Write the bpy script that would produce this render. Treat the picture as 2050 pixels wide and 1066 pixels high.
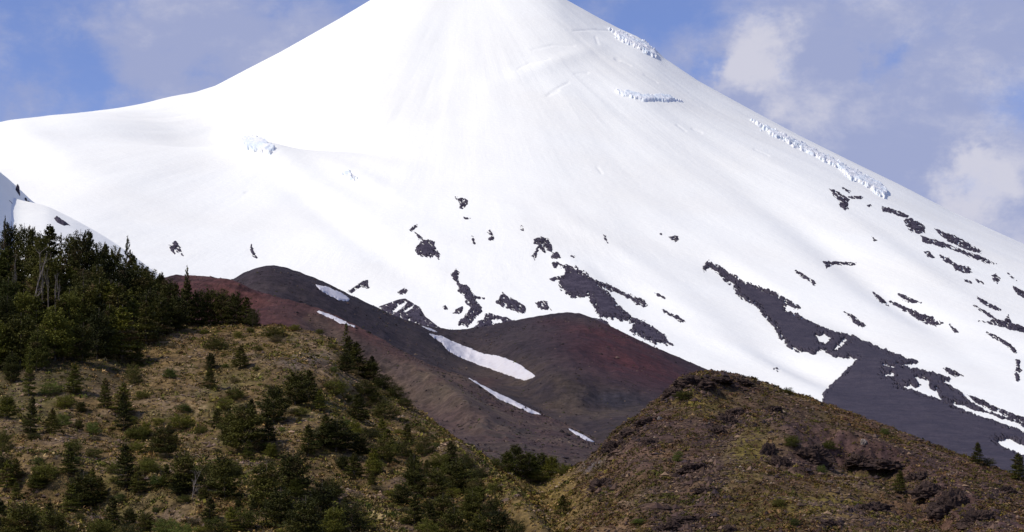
import bpy, math, random
import numpy as np
from mathutils import Vector

for o in list(bpy.data.objects): bpy.data.objects.remove(o)
scene = bpy.context.scene
COL = scene.collection
R = math.radians

# ------------------------------------------------------------------ camera
W0, H0 = 2050.0, 1066.0
F = 4111.0                       # focal length in photograph pixels
PITCH = R(8.0)
cam_d = bpy.data.cameras.new("camera"); cam = bpy.data.objects.new("camera", cam_d); COL.objects.link(cam)
cam_d.sensor_width = 36.0; cam_d.lens = 36.0 * F / W0
cam_d.clip_start = 0.5; cam_d.clip_end = 120000.0
cam.location = (0, 0, 0); cam.rotation_euler = (R(90) + PITCH, 0, 0)
scene.camera = cam

# ------------------------------------------------------------------ sun, sky, exposure
SUN_EL, SUN_AZ = R(47), R(-114)          # azimuth clockwise from +Y (view direction): left and a little behind
sd = Vector((math.sin(SUN_AZ)*math.cos(SUN_EL), math.cos(SUN_AZ)*math.cos(SUN_EL), math.sin(SUN_EL)))
sl = bpy.data.lights.new("sun", 'SUN'); so = bpy.data.objects.new("sun", sl); COL.objects.link(so)
sl.energy = 3.5; sl.angle = R(0.5); sl.color = (1.0, 0.94, 0.84)
so.rotation_euler = sd.to_track_quat('Z', 'Y').to_euler()
so.location = (-200, -100, 300)
scene.view_settings.view_transform = 'Standard'; scene.view_settings.look = 'None'
scene.view_settings.gamma = 1; scene.view_settings.exposure = 0.06

CT, ST = math.cos(PITCH), math.sin(PITCH)
def ray(px, py):
    a = (px - W0/2)/F; b = (H0/2 - py)/F
    return a, CT - b*ST, ST + b*CT
def unproj(px, py, D):
    a, yy, zz = ray(px, py)
    s = D/yy
    return np.stack([a*s, D + 0*s, zz*s], -1)
def proj(P):
    x, y, z = P[..., 0], P[..., 1], P[..., 2]
    d = y*CT + z*ST; u = -y*ST + z*CT
    return W0/2 + F*x/d, H0/2 - F*u/d

class N:
    """small node helper"""
    def __init__(s, tree): s.t = tree; s.n = tree.nodes; s.l = tree.links
    def add(s, kind, props=None, **ins):
        nd = s.n.new(kind)
        for k, v in (props or {}).items(): setattr(nd, k, v)
        for k, v in ins.items():
            key = int(k[1:]) if k[0] == '_' and k[1:].isdigit() else k.replace('_', ' ')
            sock = nd.inputs[key]
            if isinstance(v, bpy.types.NodeSocket): s.l.new(v, sock)
            else:
                if isinstance(v, (tuple, list)) and sock.type == 'RGBA' and len(v) == 3: v = tuple(v) + (1,)
                sock.default_value = v
        return nd
    def math(s, op, a, b=0.0, clamp=False):
        return s.add('ShaderNodeMath', dict(operation=op, use_clamp=clamp), _0=a, _1=b).outputs[0]
    def mix(s, fac, a, b, mode='MIX'):
        nd = s.add('ShaderNodeMix', dict(data_type='RGBA', blend_type=mode), _0=fac, _6=a, _7=b)
        return nd.outputs[2]
    def noise(s, vec, scale, detail=4.0, rough=0.55, dist=0.0):
        return s.add('ShaderNodeTexNoise', dict(), Vector=vec, Scale=scale, Detail=detail, Roughness=rough, Distortion=dist).outputs[0]
    def ramp(s, fac, lo, hi, a=0.0, b=1.0):
        return s.add('ShaderNodeMapRange', dict(interpolation_type='SMOOTHSTEP'), _0=fac, _1=lo, _2=hi, _3=a, _4=b).outputs[0]

world = bpy.data.worlds.new("World"); scene.world = world; world.use_nodes = True
w = N(world.node_tree); w.n.clear()
wo = w.add('ShaderNodeOutputWorld')
tc = w.add('ShaderNodeTexCoord').outputs['Generated']
sky = w.add('ShaderNodeTexSky', dict(sky_type='NISHITA', sun_disc=False, sun_elevation=SUN_EL, sun_rotation=SUN_AZ % (2*math.pi),
                                     altitude=1200, air_density=1.0, dust_density=0.2, ozone_density=3.0))
bg_sky = w.add('ShaderNodeBackground', dict(), Color=w.mix(1.0, sky.outputs[0], (1.0, 0.96, 1.28, 1), 'MULTIPLY'), Strength=0.103)
def dirv(px, py):
    a, yy, zz = ray(px, py); v = Vector((a, yy, zz)); v.normalize(); return tuple(v)
warp = w.add('ShaderNodeVectorMath', dict(operation='MULTIPLY_ADD'),
             _0=w.add('ShaderNodeTexNoise', dict(), Vector=tc, Scale=26.0, Detail=5.0, Roughness=0.6).outputs[1],
             _1=(0.07, 0.07, 0.07), _2=tc).outputs[0]
warp = w.add('ShaderNodeVectorMath', dict(operation='SUBTRACT'), _0=warp, _1=(0.035, 0.035, 0.035)).outputs[0]
stretch = w.add('ShaderNodeMapping', dict(), Vector=tc, Scale=(1.0, 1.0, 1.7)).outputs[0]
den = w.add('ShaderNodeMath', dict(operation='MULTIPLY_ADD'), _0=w.noise(stretch, 13.0, 9.0, 0.64, 0.1), _1=2.0, _2=-0.66).outputs[0]
brt = w.math('SUBTRACT', w.math('MULTIPLY', w.noise(stretch, 24.0, 9.0, 0.66, 0.15), 1.5), 0.5)
def blob(px, py, rad, amp):     # a soft lump of cloud (or a gap, amp < 0) in a direction of the sky
    d = w.add('ShaderNodeVectorMath', dict(operation='DISTANCE'), _0=warp, _1=dirv(px, py)).outputs['Value']
    return w.ramp(d, 0.0, rad/F, amp, 0.0)
for b in [(1500, 110, 300, .35), (1750, 30, 420, .45), (1850, 260, 420, .45), (1250, 10, 200, .2), (2000, 450, 260, .4), (1560, 230, 260, .32),
          (420, 40, 230, .42), (510, 110, 200, .3), (180, 60, 140, .32), (60, 180, 120, .2), (330, 110, 110, .2), (620, 60, 120, .25), (240, 95, 110, .15), (680, 10, 90, .2), (260, 175, 90, .2), (60, 205, 110, .2), (330, 30, 160, .12),
          (1265, 55, 130, -.42), (1405, 118, 85, -.6), (1595, 145, 70, -.6), (1770, 150, 95, -.6), (1700, 140, 80, -.35),
          (150, 100, 260, -.2), (80, 130, 160, -.15), (90, 30, 130, -.12), (1750, 300, 120, -.12)]:
    den = w.math('ADD', den, blob(*b))
for b in [(1530, 105, 130, .75), (1470, 150, 100, .35), (1940, 380, 110, .7), (1960, 330, 80, .3), (2000, 280, 160, .25), (2040, 470, 220, .35), (1640, 190, 150, .35)]:
    brt = w.math('ADD', brt, blob(*b))
cl_col = w.mix(w.ramp(brt, 0.2, 0.95), (0.335, 0.38, 0.59), (0.61, 0.61, 0.71))
bg_cl = w.add('ShaderNodeBackground', dict(), Color=cl_col, Strength=1.0)
mx = w.add('ShaderNodeMixShader', dict(), _0=w.ramp(den, 0.08, 0.86, 0.10, 0.97), _1=bg_sky.outputs[0], _2=bg_cl.outputs[0])
w.l.new(mx.outputs[0], wo.inputs[0])

# ------------------------------------------------------------------ numeric noise
_rs = np.random.RandomState(11)
_perm = _rs.permutation(256); _perm = np.concatenate([_perm, _perm, _perm])
_grad = _rs.normal(size=(256, 3)); _grad /= np.linalg.norm(_grad, axis=1)[:, None]
def gnoise(x, y, z):
    x, y, z = np.broadcast_arrays(np.asarray(x, float), np.asarray(y, float), np.asarray(z, float))
    xi, yi, zi = np.floor(x).astype(int), np.floor(y).astype(int), np.floor(z).astype(int)
    xf, yf, zf = x-xi, y-yi, z-zi
    xi &= 255; yi &= 255; zi &= 255
    f = lambda t: t*t*t*(t*(t*6-15)+10)
    u, v, q = f(xf), f(yf), f(zf)
    def g(dx, dy, dz):
        h = _perm[_perm[_perm[xi+dx]+yi+dy]+zi+dz]
        G = _grad[h]
        return G[..., 0]*(xf-dx) + G[..., 1]*(yf-dy) + G[..., 2]*(zf-dz)
    l = lambda a, b, t: a + (b-a)*t
    return 1.6*l(l(l(g(0,0,0), g(1,0,0), u), l(g(0,1,0), g(1,1,0), u), v), l(l(g(0,0,1), g(1,0,1), u), l(g(0,1,1), g(1,1,1), u), v), q)
def fbm(x, y, z, octs=4, gain=0.5, ridged=False):
    s = 0; a = 1.0; tot = 0
    for i in range(octs):
        n = gnoise(np.asarray(x)*2.03**i + 17.3*i, np.asarray(y)*2.03**i + 5.1*i, np.asarray(z)*2.03**i + 9.7*i)
        if ridged: n = 1 - 2*np.abs(n)
        s = s + a*n; tot += a; a *= gain
    return s/tot
def smooth1(a, sig):
    if sig <= 0: return a
    n = int(3*sig) + 1; k = np.exp(-0.5*(np.arange(-n, n+1)/sig)**2); k /= k.sum()
    return np.convolve(np.pad(a, n, mode='edge'), k, mode='valid')
def sstep(x, a, b):
    t = np.clip((x-a)/(b-a), 0, 1); return t*t*(3-2*t)
def pchip_rows(ts, Y, tq):
    """monotone cubic through rows Y (K, cols) at ts, evaluated at tq -> (Q, cols)"""
    ts = np.asarray(ts, float); h = np.diff(ts)[:, None]; d = np.diff(Y, axis=0)/h
    m = np.zeros_like(Y)
    same = (d[:-1]*d[1:]) > 0
    hm = np.where(same, 2*d[:-1]*d[1:]/np.where(same, d[:-1]+d[1:], 1), 0)
    m[1:-1] = hm; m[0] = d[0]; m[-1] = d[-1]
    i = np.clip(np.searchsorted(ts, tq, side='right')-1, 0, len(ts)-2)
    t = ((tq - ts[i])/(ts[i+1]-ts[i]))[:, None]; hh = h[i]
    return (2*t**3-3*t**2+1)*Y[i] + (t**3-2*t**2+t)*hh*m[i] + (-2*t**3+3*t**2)*Y[i+1] + (t**3-t**2)*hh*m[i+1]

# ------------------------------------------------------------------ mesh helpers
def new_mesh(name, verts, faces, mat=None, smooth=True, cols=None):
    me = bpy.data.meshes.new(name)
    verts = np.ascontiguousarray(verts, dtype=np.float32).reshape(-1, 3)
    faces = np.ascontiguousarray(faces, dtype=np.int32); k = faces.shape[1]
    me.vertices.add(len(verts)); me.vertices.foreach_set('co', verts.ravel())
    me.loops.add(faces.size); me.loops.foreach_set('vertex_index', faces.ravel())
    me.polygons.add(len(faces))
    me.polygons.foreach_set('loop_start', np.arange(0, faces.size, k, dtype=np.int32))
    me.polygons.foreach_set('loop_total', np.full(len(faces), k, dtype=np.int32))
    me.polygons.foreach_set('use_smooth', np.full(len(faces), smooth))
    me.update(calc_edges=True); me.validate()
    if cols is not None:
        ca = me.color_attributes.new('tint', 'FLOAT_COLOR', 'POINT')
        c = np.ones((len(verts), 4), np.float32); c[:, :3] = np.asarray(cols).reshape(-1, 3)
        ca.data.foreach_set('color', c.ravel())
    if mat: me.materials.append(mat)
    return me
def grid_faces(nr, nc, keep=None):
    i = np.arange(nr*nc).reshape(nr, nc)
    f = np.stack([i[:-1, :-1], i[:-1, 1:], i[1:, 1:], i[1:, :-1]], -1)
    return f[keep] if keep is not None else f.reshape(-1, 4)
def link(name, me, parent=None):
    o = bpy.data.objects.new(name, me); COL.objects.link(o)
    if parent is not None: o.parent = parent
    return o
def tag(o, label=None, cat=None, group=None, kind=None):
    if label: o['label'] = label
    if cat: o['category'] = cat
    if group: o['group'] = group
    if kind: o['kind'] = kind
    return o

# ------------------------------------------------------------------ materials
def mat_new(name):
    m = bpy.data.materials.new(name); m.use_nodes = True
    n = N(m.node_tree); n.n.clear()
    out = n.add('ShaderNodeOutputMaterial'); bs = n.add('ShaderNodeBsdfPrincipled')
    n.l.new(bs.outputs[0], out.inputs[0])
    bs.inputs['Specular IOR Level'].default_value = 0.15
    bs.inputs['Roughness'].default_value = 0.9
    return m, n, bs
def bump(n, bs, h, strength, dist):
    b = n.add('ShaderNodeBump', dict(), Height=h, Strength=strength, Distance=dist)
    n.l.new(b.outputs[0], bs.inputs['Normal'])

def m_snow(name, base=(0.90, 0.893, 0.825), streak=True, dirty=0.0):
    m, n, bs = mat_new(name)
    pos = n.add('ShaderNodeNewGeometry').outputs['Position']
    # wind and melt runnels that follow the fall line away from the summit
    rel = n.add('ShaderNodeVectorMath', dict(operation='SUBTRACT'), _0=pos, _1=(-115.0, 5000.0, 0.0)).outputs[0]
    sx = n.add('ShaderNodeSeparateXYZ', dict(), _0=rel)
    an = n.math('ARCTAN2', sx.outputs[0], n.math('MULTIPLY', sx.outputs[1], -1.0))
    rad = n.add('ShaderNodeVectorMath', dict(operation='LENGTH'), _0=rel).outputs['Value']
    mp = n.add('ShaderNodeCombineXYZ', dict(), _0=n.math('MULTIPLY', an, 60.0), _1=n.math('MULTIPLY', rad, 0.0045), _2=0.0).outputs[0]
    st = n.math('MULTIPLY', n.noise(mp, 1.0, 7.0, 0.68, 0.4), n.ramp(n.noise(pos, 0.0022, 3.0, 0.5), 0.35, 0.65, 0.25, 1.6))
    fine = n.noise(pos, 0.09, 6.0, 0.6)
    big = n.noise(pos, 0.004, 4.0, 0.5)
    dust = n.ramp(big, 0.35, 0.75)
    c = n.mix(dust, base, tuple(b*k for b, k in zip(base, (0.97, 0.96, 0.95))))
    if dirty:
        c = n.mix(n.ramp(n.noise(pos, 0.35, 5.0, 0.65), 0.4, 0.8, 0, dirty), c, (0.5, 0.43, 0.42))
    n.l.new(c, bs.inputs['Base Color']); bs.inputs['Roughness'].default_value = 0.75
    h = n.math('ADD', n.math('MULTIPLY', n.math('MULTIPLY', st, n.ramp(rad, 500.0, 1900.0, 0.3, 1.0)), 0.9 if streak else 0.0), n.math('MULTIPLY', fine, 1.0 if streak else 0.5))
    bump(n, bs, h, 0.8, 1.0)
    return m
def m_rock(name, c1, c2, sc=0.05, bd=4.0):
    m, n, bs = mat_new(name)
    pos = n.add('ShaderNodeNewGeometry').outputs['Position']
    a = n.noise(pos, sc, 8.0, 0.65); b = n.noise(pos, sc*6, 6.0, 0.7)
    c = n.mix(n.ramp(a, 0.35, 0.7), c1, c2)
    c = n.mix(n.ramp(b, 0.3, 0.75, 0.0, 0.65), c, tuple(x*0.45 for x in c1))
    n.l.new(c, bs.inputs['Base Color'])
    bump(n, bs, n.math('ADD', a, n.math('MULTIPLY', b, 0.5)), 1.0, bd)
    return m
def m_ice():
    m, n, bs = mat_new('glacier_ice')
    pos = n.add('ShaderNodeNewGeometry').outputs['Position']
    a = n.noise(pos, 0.03, 6.0, 0.6)
    c = n.mix(n.ramp(a, 0.42, 0.62), (0.90, 0.89, 0.87), (0.76, 0.82, 0.85))
    n.l.new(c, bs.inputs['Base Color']); bs.inputs['Roughness'].default_value = 0.5
    bump(n, bs, n.noise(pos, 0.08, 6.0, 0.65), 0.8, 4.0)
    return m
def m_tint(name, sc=1.0, bd=0.15, amt=0.55, dark=0.45, light=1.5, sc2=None, coarse=None):
    """terrain whose colour patches are stored on the mesh, broken up by grain"""
    m, n, bs = mat_new(name)
    at = n.add('ShaderNodeAttribute', dict(attribute_name='tint')).outputs[0]
    pos = n.add('ShaderNodeNewGeometry').outputs['Position']
    a = n.noise(pos, sc, 9.0, 0.72); b = n.noise(pos, sc2 or sc*4.3, 6.0, 0.7); k = n.noise(pos, coarse or sc*0.17, 5.0, 0.6)
    g = n.mix(n.ramp(a, 0.3, 0.72), tuple([dark]*3), tuple([light]*3))
    g2 = n.mix(n.ramp(b, 0.3, 0.7), tuple([dark+.1]*3), tuple([light-.1]*3))
    g3 = n.mix(n.ramp(k, 0.3, 0.7), (0.75, 0.75, 0.78), (1.25, 1.22, 1.15))
    c = n.mix(amt, at, g, 'MULTIPLY'); c = n.mix(amt*0.8, c, g2, 'MULTIPLY'); c = n.mix(0.8, c, g3, 'MULTIPLY')
    n.l.new(c, bs.inputs['Base Color'])
    bump(n, bs, n.math('ADD', a, n.math('MULTIPLY', b, 0.35)), 0.9, bd)
    return m
def m_leaf(name, c1, c2, c3=None):
    m, n, bs = mat_new(name)
    at = n.add('ShaderNodeAttribute', dict(attribute_name='tint')).outputs[0]
    sep = n.add('ShaderNodeSeparateColor', dict(), Color=at)
    rnd = n.add('ShaderNodeObjectInfo').outputs['Random']
    f = n.math('ADD', n.math('MULTIPLY', sep.outputs[0], 0.6), n.math('MULTIPLY', rnd, 0.4), True)
    c = n.mix(f, c1, c2)
    if c3: c = n.mix(n.ramp(sep.outputs[1], 0.82, 0.97), c, c3)
    c = n.mix(1.0, c, n.mix(n.math('FRACT', n.math('MULTIPLY', rnd, 7.31)), (0.55, 0.6, 0.6), (1.45, 1.4, 1.3)), 'MULTIPLY')
    n.l.new(c, bs.inputs['Base Color']); bs.inputs['Roughness'].default_value = 0.7
    tr = n.add('ShaderNodeBsdfTranslucent', dict(), Color=c)
    mxs = n.add('ShaderNodeMixShader', dict(), _0=0.1, _1=bs.outputs[0], _2=tr.outputs[0])
    n.l.new(mxs.outputs[0], [x for x in n.n if x.type == 'OUTPUT_MATERIAL'][0].inputs[0])
    return m

MSNOW = m_snow('snow')
MSNOW_OLD = m_snow('old_snow', base=(0.62, 0.60, 0.62), streak=False, dirty=0.6)
MROCKFAR = m_rock('volcanic_rock', (0.058, 0.048, 0.072), (0.120, 0.100, 0.132), 0.06, 6.0)  # purple rock, with the blue lift of distant haze mixed into its colour
MFIELD = m_rock('lava_field', (0.052, 0.045, 0.064), (0.084, 0.070, 0.088), 0.05, 2.5)  # dark lava; its colour also carries the bluish haze of distance
MICE = m_ice()
MSCORIA = m_tint('scoria', 0.22, 0.8, 0.8, 0.45, 1.55, sc2=1.1, coarse=0.02)
MGROUND = m_tint('heath_ground', 0.9, 0.25, 0.8, 0.35, 1.75, coarse=0.12)
MROCKNEAR = m_rock('dark_scoria_rock', (0.045, 0.029, 0.025), (0.115, 0.074, 0.056), 1.3, 0.3)

# ------------------------------------------------------------------ terrain layers
class Layer:
    def finish(s):
        s.px, s.py = proj(s.P)
    def column(s, px):
        """surface along one picture column, front to crest"""
        c = np.clip(np.searchsorted(s.cx, px)-1, 0, len(s.cx)-2); f = (px-s.cx[c])/(s.cx[c+1]-s.cx[c])
        P = s.P[:s.nf, c]*(1-f) + s.P[:s.nf, c+1]*f
        _, y = proj(P)
        k = int(np.argmin(y))+1
        P = P[:k]; y = np.minimum.accumulate(y[:k]) - np.arange(k)*1e-6
        return P[::-1], y[::-1]
    def at(s, px, py):
        P, y = s.column(px)
        return np.array([np.interp(py, y, P[:, j]) for j in range(3)])
def fit_crest(L, cx, target_py, sig):
    """raise or lower the terrain so its crest follows the target line (broad shape only)"""
    tt = np.array([ray(a, b)[2]/ray(a, b)[1] for a, b in zip(cx, target_py)])
    e = L.P[:L.nf, :, 2]/L.P[:L.nf, :, 1]
    k = np.argmax(e, axis=0); cur = e.max(axis=0)
    d = smooth1(tt-cur, sig)
    yk = L.P[k, np.arange(len(cx)), 1]; y0 = L.P[0, :, 1]
    wgt = np.clip((L.P[:, :, 1]-y0)/(yk-y0), 0, 1)**0.7
    L.P[:, :, 2] += d[None, :]*yk*wgt
def loft(name, cx, curves, rows, back, noise_amp, mat, sm=3, crest_sig=6, colfn=None, warpfn=None):
    """curves: front-to-crest list of (px list, py list, D list); back: list of (dy, dz) behind the crest"""
    PY = np.stack([smooth1(np.interp(cx, c[0], c[1]), sm) for c in curves])
    DD = np.stack([smooth1(np.interp(cx, c[0], c[2]), sm*2) for c in curves])
    ts = np.arange(len(curves)); tq = np.concatenate([np.linspace(i, i+1, r, endpoint=False) for i, r in enumerate(rows)] + [[len(curves)-1]])
    tq = np.where(tq > len(curves)-2, len(curves)-2 + 1-(1-(tq-(len(curves)-2)))**1.3, tq)
    py = pchip_rows(ts, PY, tq); D = pchip_rows(ts, DD, tq)
    P = unproj(cx[None, :]+0*py, py, D)
    L = Layer(); L.cx = cx; L.nf = len(tq)
    crest = P[-1]; rowsb = []
    for dy, dz in back:
        q = crest.copy(); k = (q[:, 1]+dy)/q[:, 1]; q[:, 0] *= k; q[:, 1] += dy; q[:, 2] += dz; rowsb.append(q)
    L.P = np.concatenate([P, np.stack(rowsb)], 0) if rowsb else P
    X, Y = L.P[..., 0], L.P[..., 1]
    for amp, sc, rg in noise_amp:
        L.P[..., 2] += amp*fbm(X/sc, Y/(sc*(5.0 if rg == 'gully' else 1.0)), sc*0.37, 3, 0.5, bool(rg))
    if warpfn: warpfn(L)
    fit_crest(L, cx, PY[-1], crest_sig)
    L.finish()
    cols = colfn(L) if colfn else None
    o = link(name, new_mesh(name, L.P, grid_faces(*L.P.shape[:2]), mat, True, cols))
    L.obj = o
    return L

# wide low terrain under everything, out to the horizon
a = np.linspace(0, 2*np.pi, 97)[:-1]; rr = np.array([0, 60, 300, 1500, 6000, 20000, 60000.0])
v = np.array([[r*math.cos(t), r*math.sin(t), -22 - (0 if r < 7000 else 0)] for r in rr for t in a])
fc = np.array([[i*96+j, i*96+(j+1) % 96, (i+1)*96+(j+1) % 96, (i+1)*96+j] for i in range(1, len(rr)-1) for j in range(96)] +
              [[0*96+j, 0*96+(j+1) % 96, 96+(j+1) % 96, 96+j] for j in range(96)])
tag(link('terrain', new_mesh('terrain', v, fc, m_rock('plain_ground', (0.07, 0.055, 0.035), (0.11, 0.09, 0.05), 0.01, 1.0), True)), kind='structure')

# ---- the volcano: a world-space height field
def Htab(r):
    return pchip_rows([0, 150, 400, 800, 1500, 2000, 2500, 3100, 3700, 4000, 4300, 4600, 6500, 12000],
                      np.array([1512, 1488, 1342, 1090, 720, 500, 325, 185, 75, 34, 2, -30, -60, -60.])[:, None], r.ravel())[:, 0].reshape(r.shape)
def build_volcano():
    L = Layer(); cx = np.arange(-520, 2640, 2.6); L.cx = cx
    Dr = np.concatenate([np.linspace(420, 1000, 30, endpoint=False), np.linspace(1000, 1350, 90, endpoint=False), np.linspace(1350, 2000, 170, endpoint=False), np.linspace(2000, 5050, 470, endpoint=False), np.linspace(5050, 6400, 25)])
    L.nf = len(Dr)
    A = (cx[None, :]-W0/2)/F/CT; Y = Dr[:, None] + 0*A; X = A*Y*1.01
    r = np.sqrt((np.sqrt((X+115)**2+220**2)-220)**2 + (Y-5000)**2)
    ang = np.arctan2(X+115, 5000-Y)
    cone = Htab(r*(1+0.015*np.sin(ang*7+1)+0.02*fbm(ang*3, r/2500, 0.3, 3)))
    sz = sum(np.interp(X+o, [-4000, -2500, -1500, -1000, -700, -400, -100, 300], [620, 790, 930, 1015, 1060, 960, 700, 300]) for o in np.linspace(-260, 260, 9))/9
    yc = 4550 + 0.15*(X+700)
    d = yc - Y + 60*fbm(X/900, Y/900, 4.2, 3)
    g = sum(np.interp(d+o, [-1800, -300, 0, 200, 420, 700, 1200, 1800, 2500, 3200, 4000], [900, 60, 0, 24, 60, 190, 430, 650, 830, 950, 1030]) for o in np.linspace(-130, 130, 7))/7
    sh = sz - g
    k = 100.0
    m = np.maximum(cone, sh); Z = m + k*np.log(np.exp((cone-m)/k) + np.exp((sh-m)/k))
    # broad folds, ribs running down the flanks, and small relief
    fall = sstep(r, 200, 900)*(1-0.4*sstep(r, 2600, 3400))
    Z += fall*7*fbm(ang*7, r/1100, 2.0, 3) + 7*fbm(X/420, Y/420, 1.0, 3) + fall*0.6*fbm(ang*30, r/420, 6.0, 3)
    Z += 0.7*fbm(X/60, Y/60, 3.0, 4) + fall*0.15*fbm(ang*120, r/260, 8.0, 2)
    L.P = np.stack([X, Y, Z], -1)
    # crest line of the photograph
    sx = [-600, -300, 0, 100, 200, 300, 390, 430, 500, 560, 620, 680, 740, 800, 870, 930, 990, 1060, 1135, 1200, 1240, 1280, 1318, 1330, 1400, 1500, 1600, 1700, 1800, 1900, 2050, 2300, 2700]
    sy = [400, 320, 251, 228, 212, 199, 184, 172, 135, 104, 70, 36, 0, -38, -85, -108, -92, -45, 0, 36, 57, 75, 103, 116, 163, 218, 272, 322, 371, 424, 493, 602, 760]
    tgt = np.interp(cx, sx, sy)
    tt = np.array([ray(p, q)[2]/ray(p, q)[1] for p, q in zip(cx, tgt)])
    for it, (sg, pw) in enumerate([(70, 0.0), (24, 2.0), (8, 20.0), (2.5, 300.0), (1, 600.0)]):   # broad shape everywhere, finer shape only close to the skyline
        E = L.P[..., 2]/L.P[..., 1]; e = E.max(axis=0); yk = smooth1(Y[E.argmax(axis=0), 0], 45 if it < 3 else 30)
        q = tt/e
        hid = (cx > 755) & (cx < 1120)          # the summit stands above the picture: keep the cone's own shape there
        q[hid] = np.interp(cx[hid], [755, 1120], [q[cx <= 755][-1], q[cx >= 1120][0]])
        kk = smooth1(q, sg*1.3)
        wgt = np.exp(-((Y-yk)/(1e9 if pw == 0 else 3200/math.sqrt(pw)))**2)
        L.P[..., 2] *= 1 + (kk[None, :]-1)*wgt
    L.finish()
    def sculpt(px, py, amp, sx_, sy_, deg=0):
        c, s = math.cos(R(deg)), math.sin(R(deg))
        u = (L.px-px)*c + (L.py-py)*s; v = -(L.px-px)*s + (L.py-py)*c
        L.P[:L.nf, :, 2] += (amp*np.exp(-0.5*(u/sx_)**2 - 0.5*(v/sy_)**2))[:L.nf]
    for q in [(430, 232, -26, 170, 13, 3), (300, 262, -14, 130, 12, 0), (505, 262, -34, 120, 14, 3), (520, 300, 18, 60, 16, 10), (660, 275, -18, 110, 12, 14),
              (560, 335, 16, 160, 20, 32), (640, 410, -14, 170, 22, 38), (720, 355, 9, 60, 12, 25),
              (70, 300, 12, 120, 22, 32), (130, 350, -16, 120, 26, 30), (60, 350, -12, 60, 30, 20),
              (1690, 520, -22, 190, 20, 36), (1560, 600, -14, 160, 16, 25), (1740, 470, 10, 160, 14, 34), (1880, 640, -10, 150, 14, 22),
              (1400, 640, 12, 150, 14, 30), (1100, 130, 8, 70, 10, -20), (1275, 190, 10, 60, 12, 8), (1560, 720, -20, 120, 20, 20), (1450, 690, 10, 120, 12, 25),
              (1290, 540, 8, 160, 14, 33), (1560, 590, 9, 180, 16, 34), (860, 470, 8, 60, 20, 20), (1170, 560, 12, 60, 18, 40)]:
        q = list(q); lf = q[0] < 560 and q[1] < 310; q[2] *= (1.05 if lf else 0.5); q[4] *= (1.35 if lf else 1.0); sculpt(*q)
    # crevasses: long narrow cuts across the upper glacier
    def groove(pts, depth, wpx):
        x0, x1 = min(p[0] for p in pts)-12, max(p[0] for p in pts)+12; y0, y1 = min(p[1] for p in pts)-12, max(p[1] for p in pts)+12
        msk = (L.px > x0) & (L.px < x1) & (L.py > y0) & (L.py < y1); msk[L.nf:] = False
        qx, qy = L.px[msk], L.py[msk]; dm = np.full(qx.shape, 1e9)
        for (ax, ay), (bx, by) in zip(pts[:-1], pts[1:]):
            t = np.clip(((qx-ax)*(bx-ax)+(qy-ay)*(by-ay))/((bx-ax)**2+(by-ay)**2), 0, 1)
            dm = np.minimum(dm, np.hypot(qx-ax-t*(bx-ax), qy-ay-t*(by-ay)))
        L.P[..., 2][msk] -= depth*np.exp(-(dm/wpx)**2)
    for pts in [[(1037, 139), (1060, 127), (1100, 120)], [(1100, 187), (1125, 172), (1138, 166)], [(1095, 192), (1118, 182)], [(1150, 148), (1178, 146)],
                [(1148, 62), (1190, 60), (1224, 62)], [(1192, 74), (1197, 90)], [(1385, 258), (1405, 266)],
                [(1510, 300), (1538, 312)], [(1195, 335), (1205, 348)], [(1232, 118), (1262, 132)], [(1232, 119), (1240, 122)],
                [(490, 386), (500, 384)], [(1065, 100), (1110, 90), (1150, 92)], [(1355, 250), (1372, 262)], [(1290, 150), (1315, 165)]]:
        groove(pts, 1.6, 1.5)
    L.finish()
    L.obj = link('volcano', new_mesh('volcano', L.P, grid_faces(*L.P.shape[:2]), MSNOW, True))
    tag(L.obj, 'huge snow covered volcano cone filling the background', 'volcano', kind='structure')
    return L
VOL = build_volcano()

# ---- snowy moraine ridges at the left edge
ca = np.arange(-420, 330, 3.0)
def snow_ridge(name, xs, ys, Ds, front, amp):
    return loft(name, ca, [(xs, [1300]*len(xs), [d*0.45 for d in Ds]), (xs, [y+130 for y in ys], [d*0.62 for d in Ds]), (xs, [y+front for y in ys], [d*0.86 for d in Ds]), (xs, ys, Ds)], [12, 20, 60],
                [(30, -8), (90, -60), (220, -170), (500, -300)], amp, MSNOW, crest_sig=3)
RA = snow_ridge('snow_ridge', [-420, -200, -50, 0, 30, 66, 95, 130, 200, 330], [120, 225, 308, 344, 370, 405, 421, 470, 540, 640], [1350, 1400, 1520, 1610, 1740, 1900, 1950, 1950, 1900, 1850], 36, [(0.5, 60, False)])
tag(RA.obj, kind='structure')
RB = snow_ridge('snow_mound', [-420, -200, -60, 0, 18, 35, 66, 95, 150, 200, 250, 330], [300, 320, 345, 372, 392, 400, 406, 413, 440, 468, 500, 560],
                [1900, 1750, 1620, 1560, 1545, 1530, 1500, 1470, 1410, 1360, 1310, 1230], 30, [(0.6, 70, False)])
tag(RB.obj, kind='structure')

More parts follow.
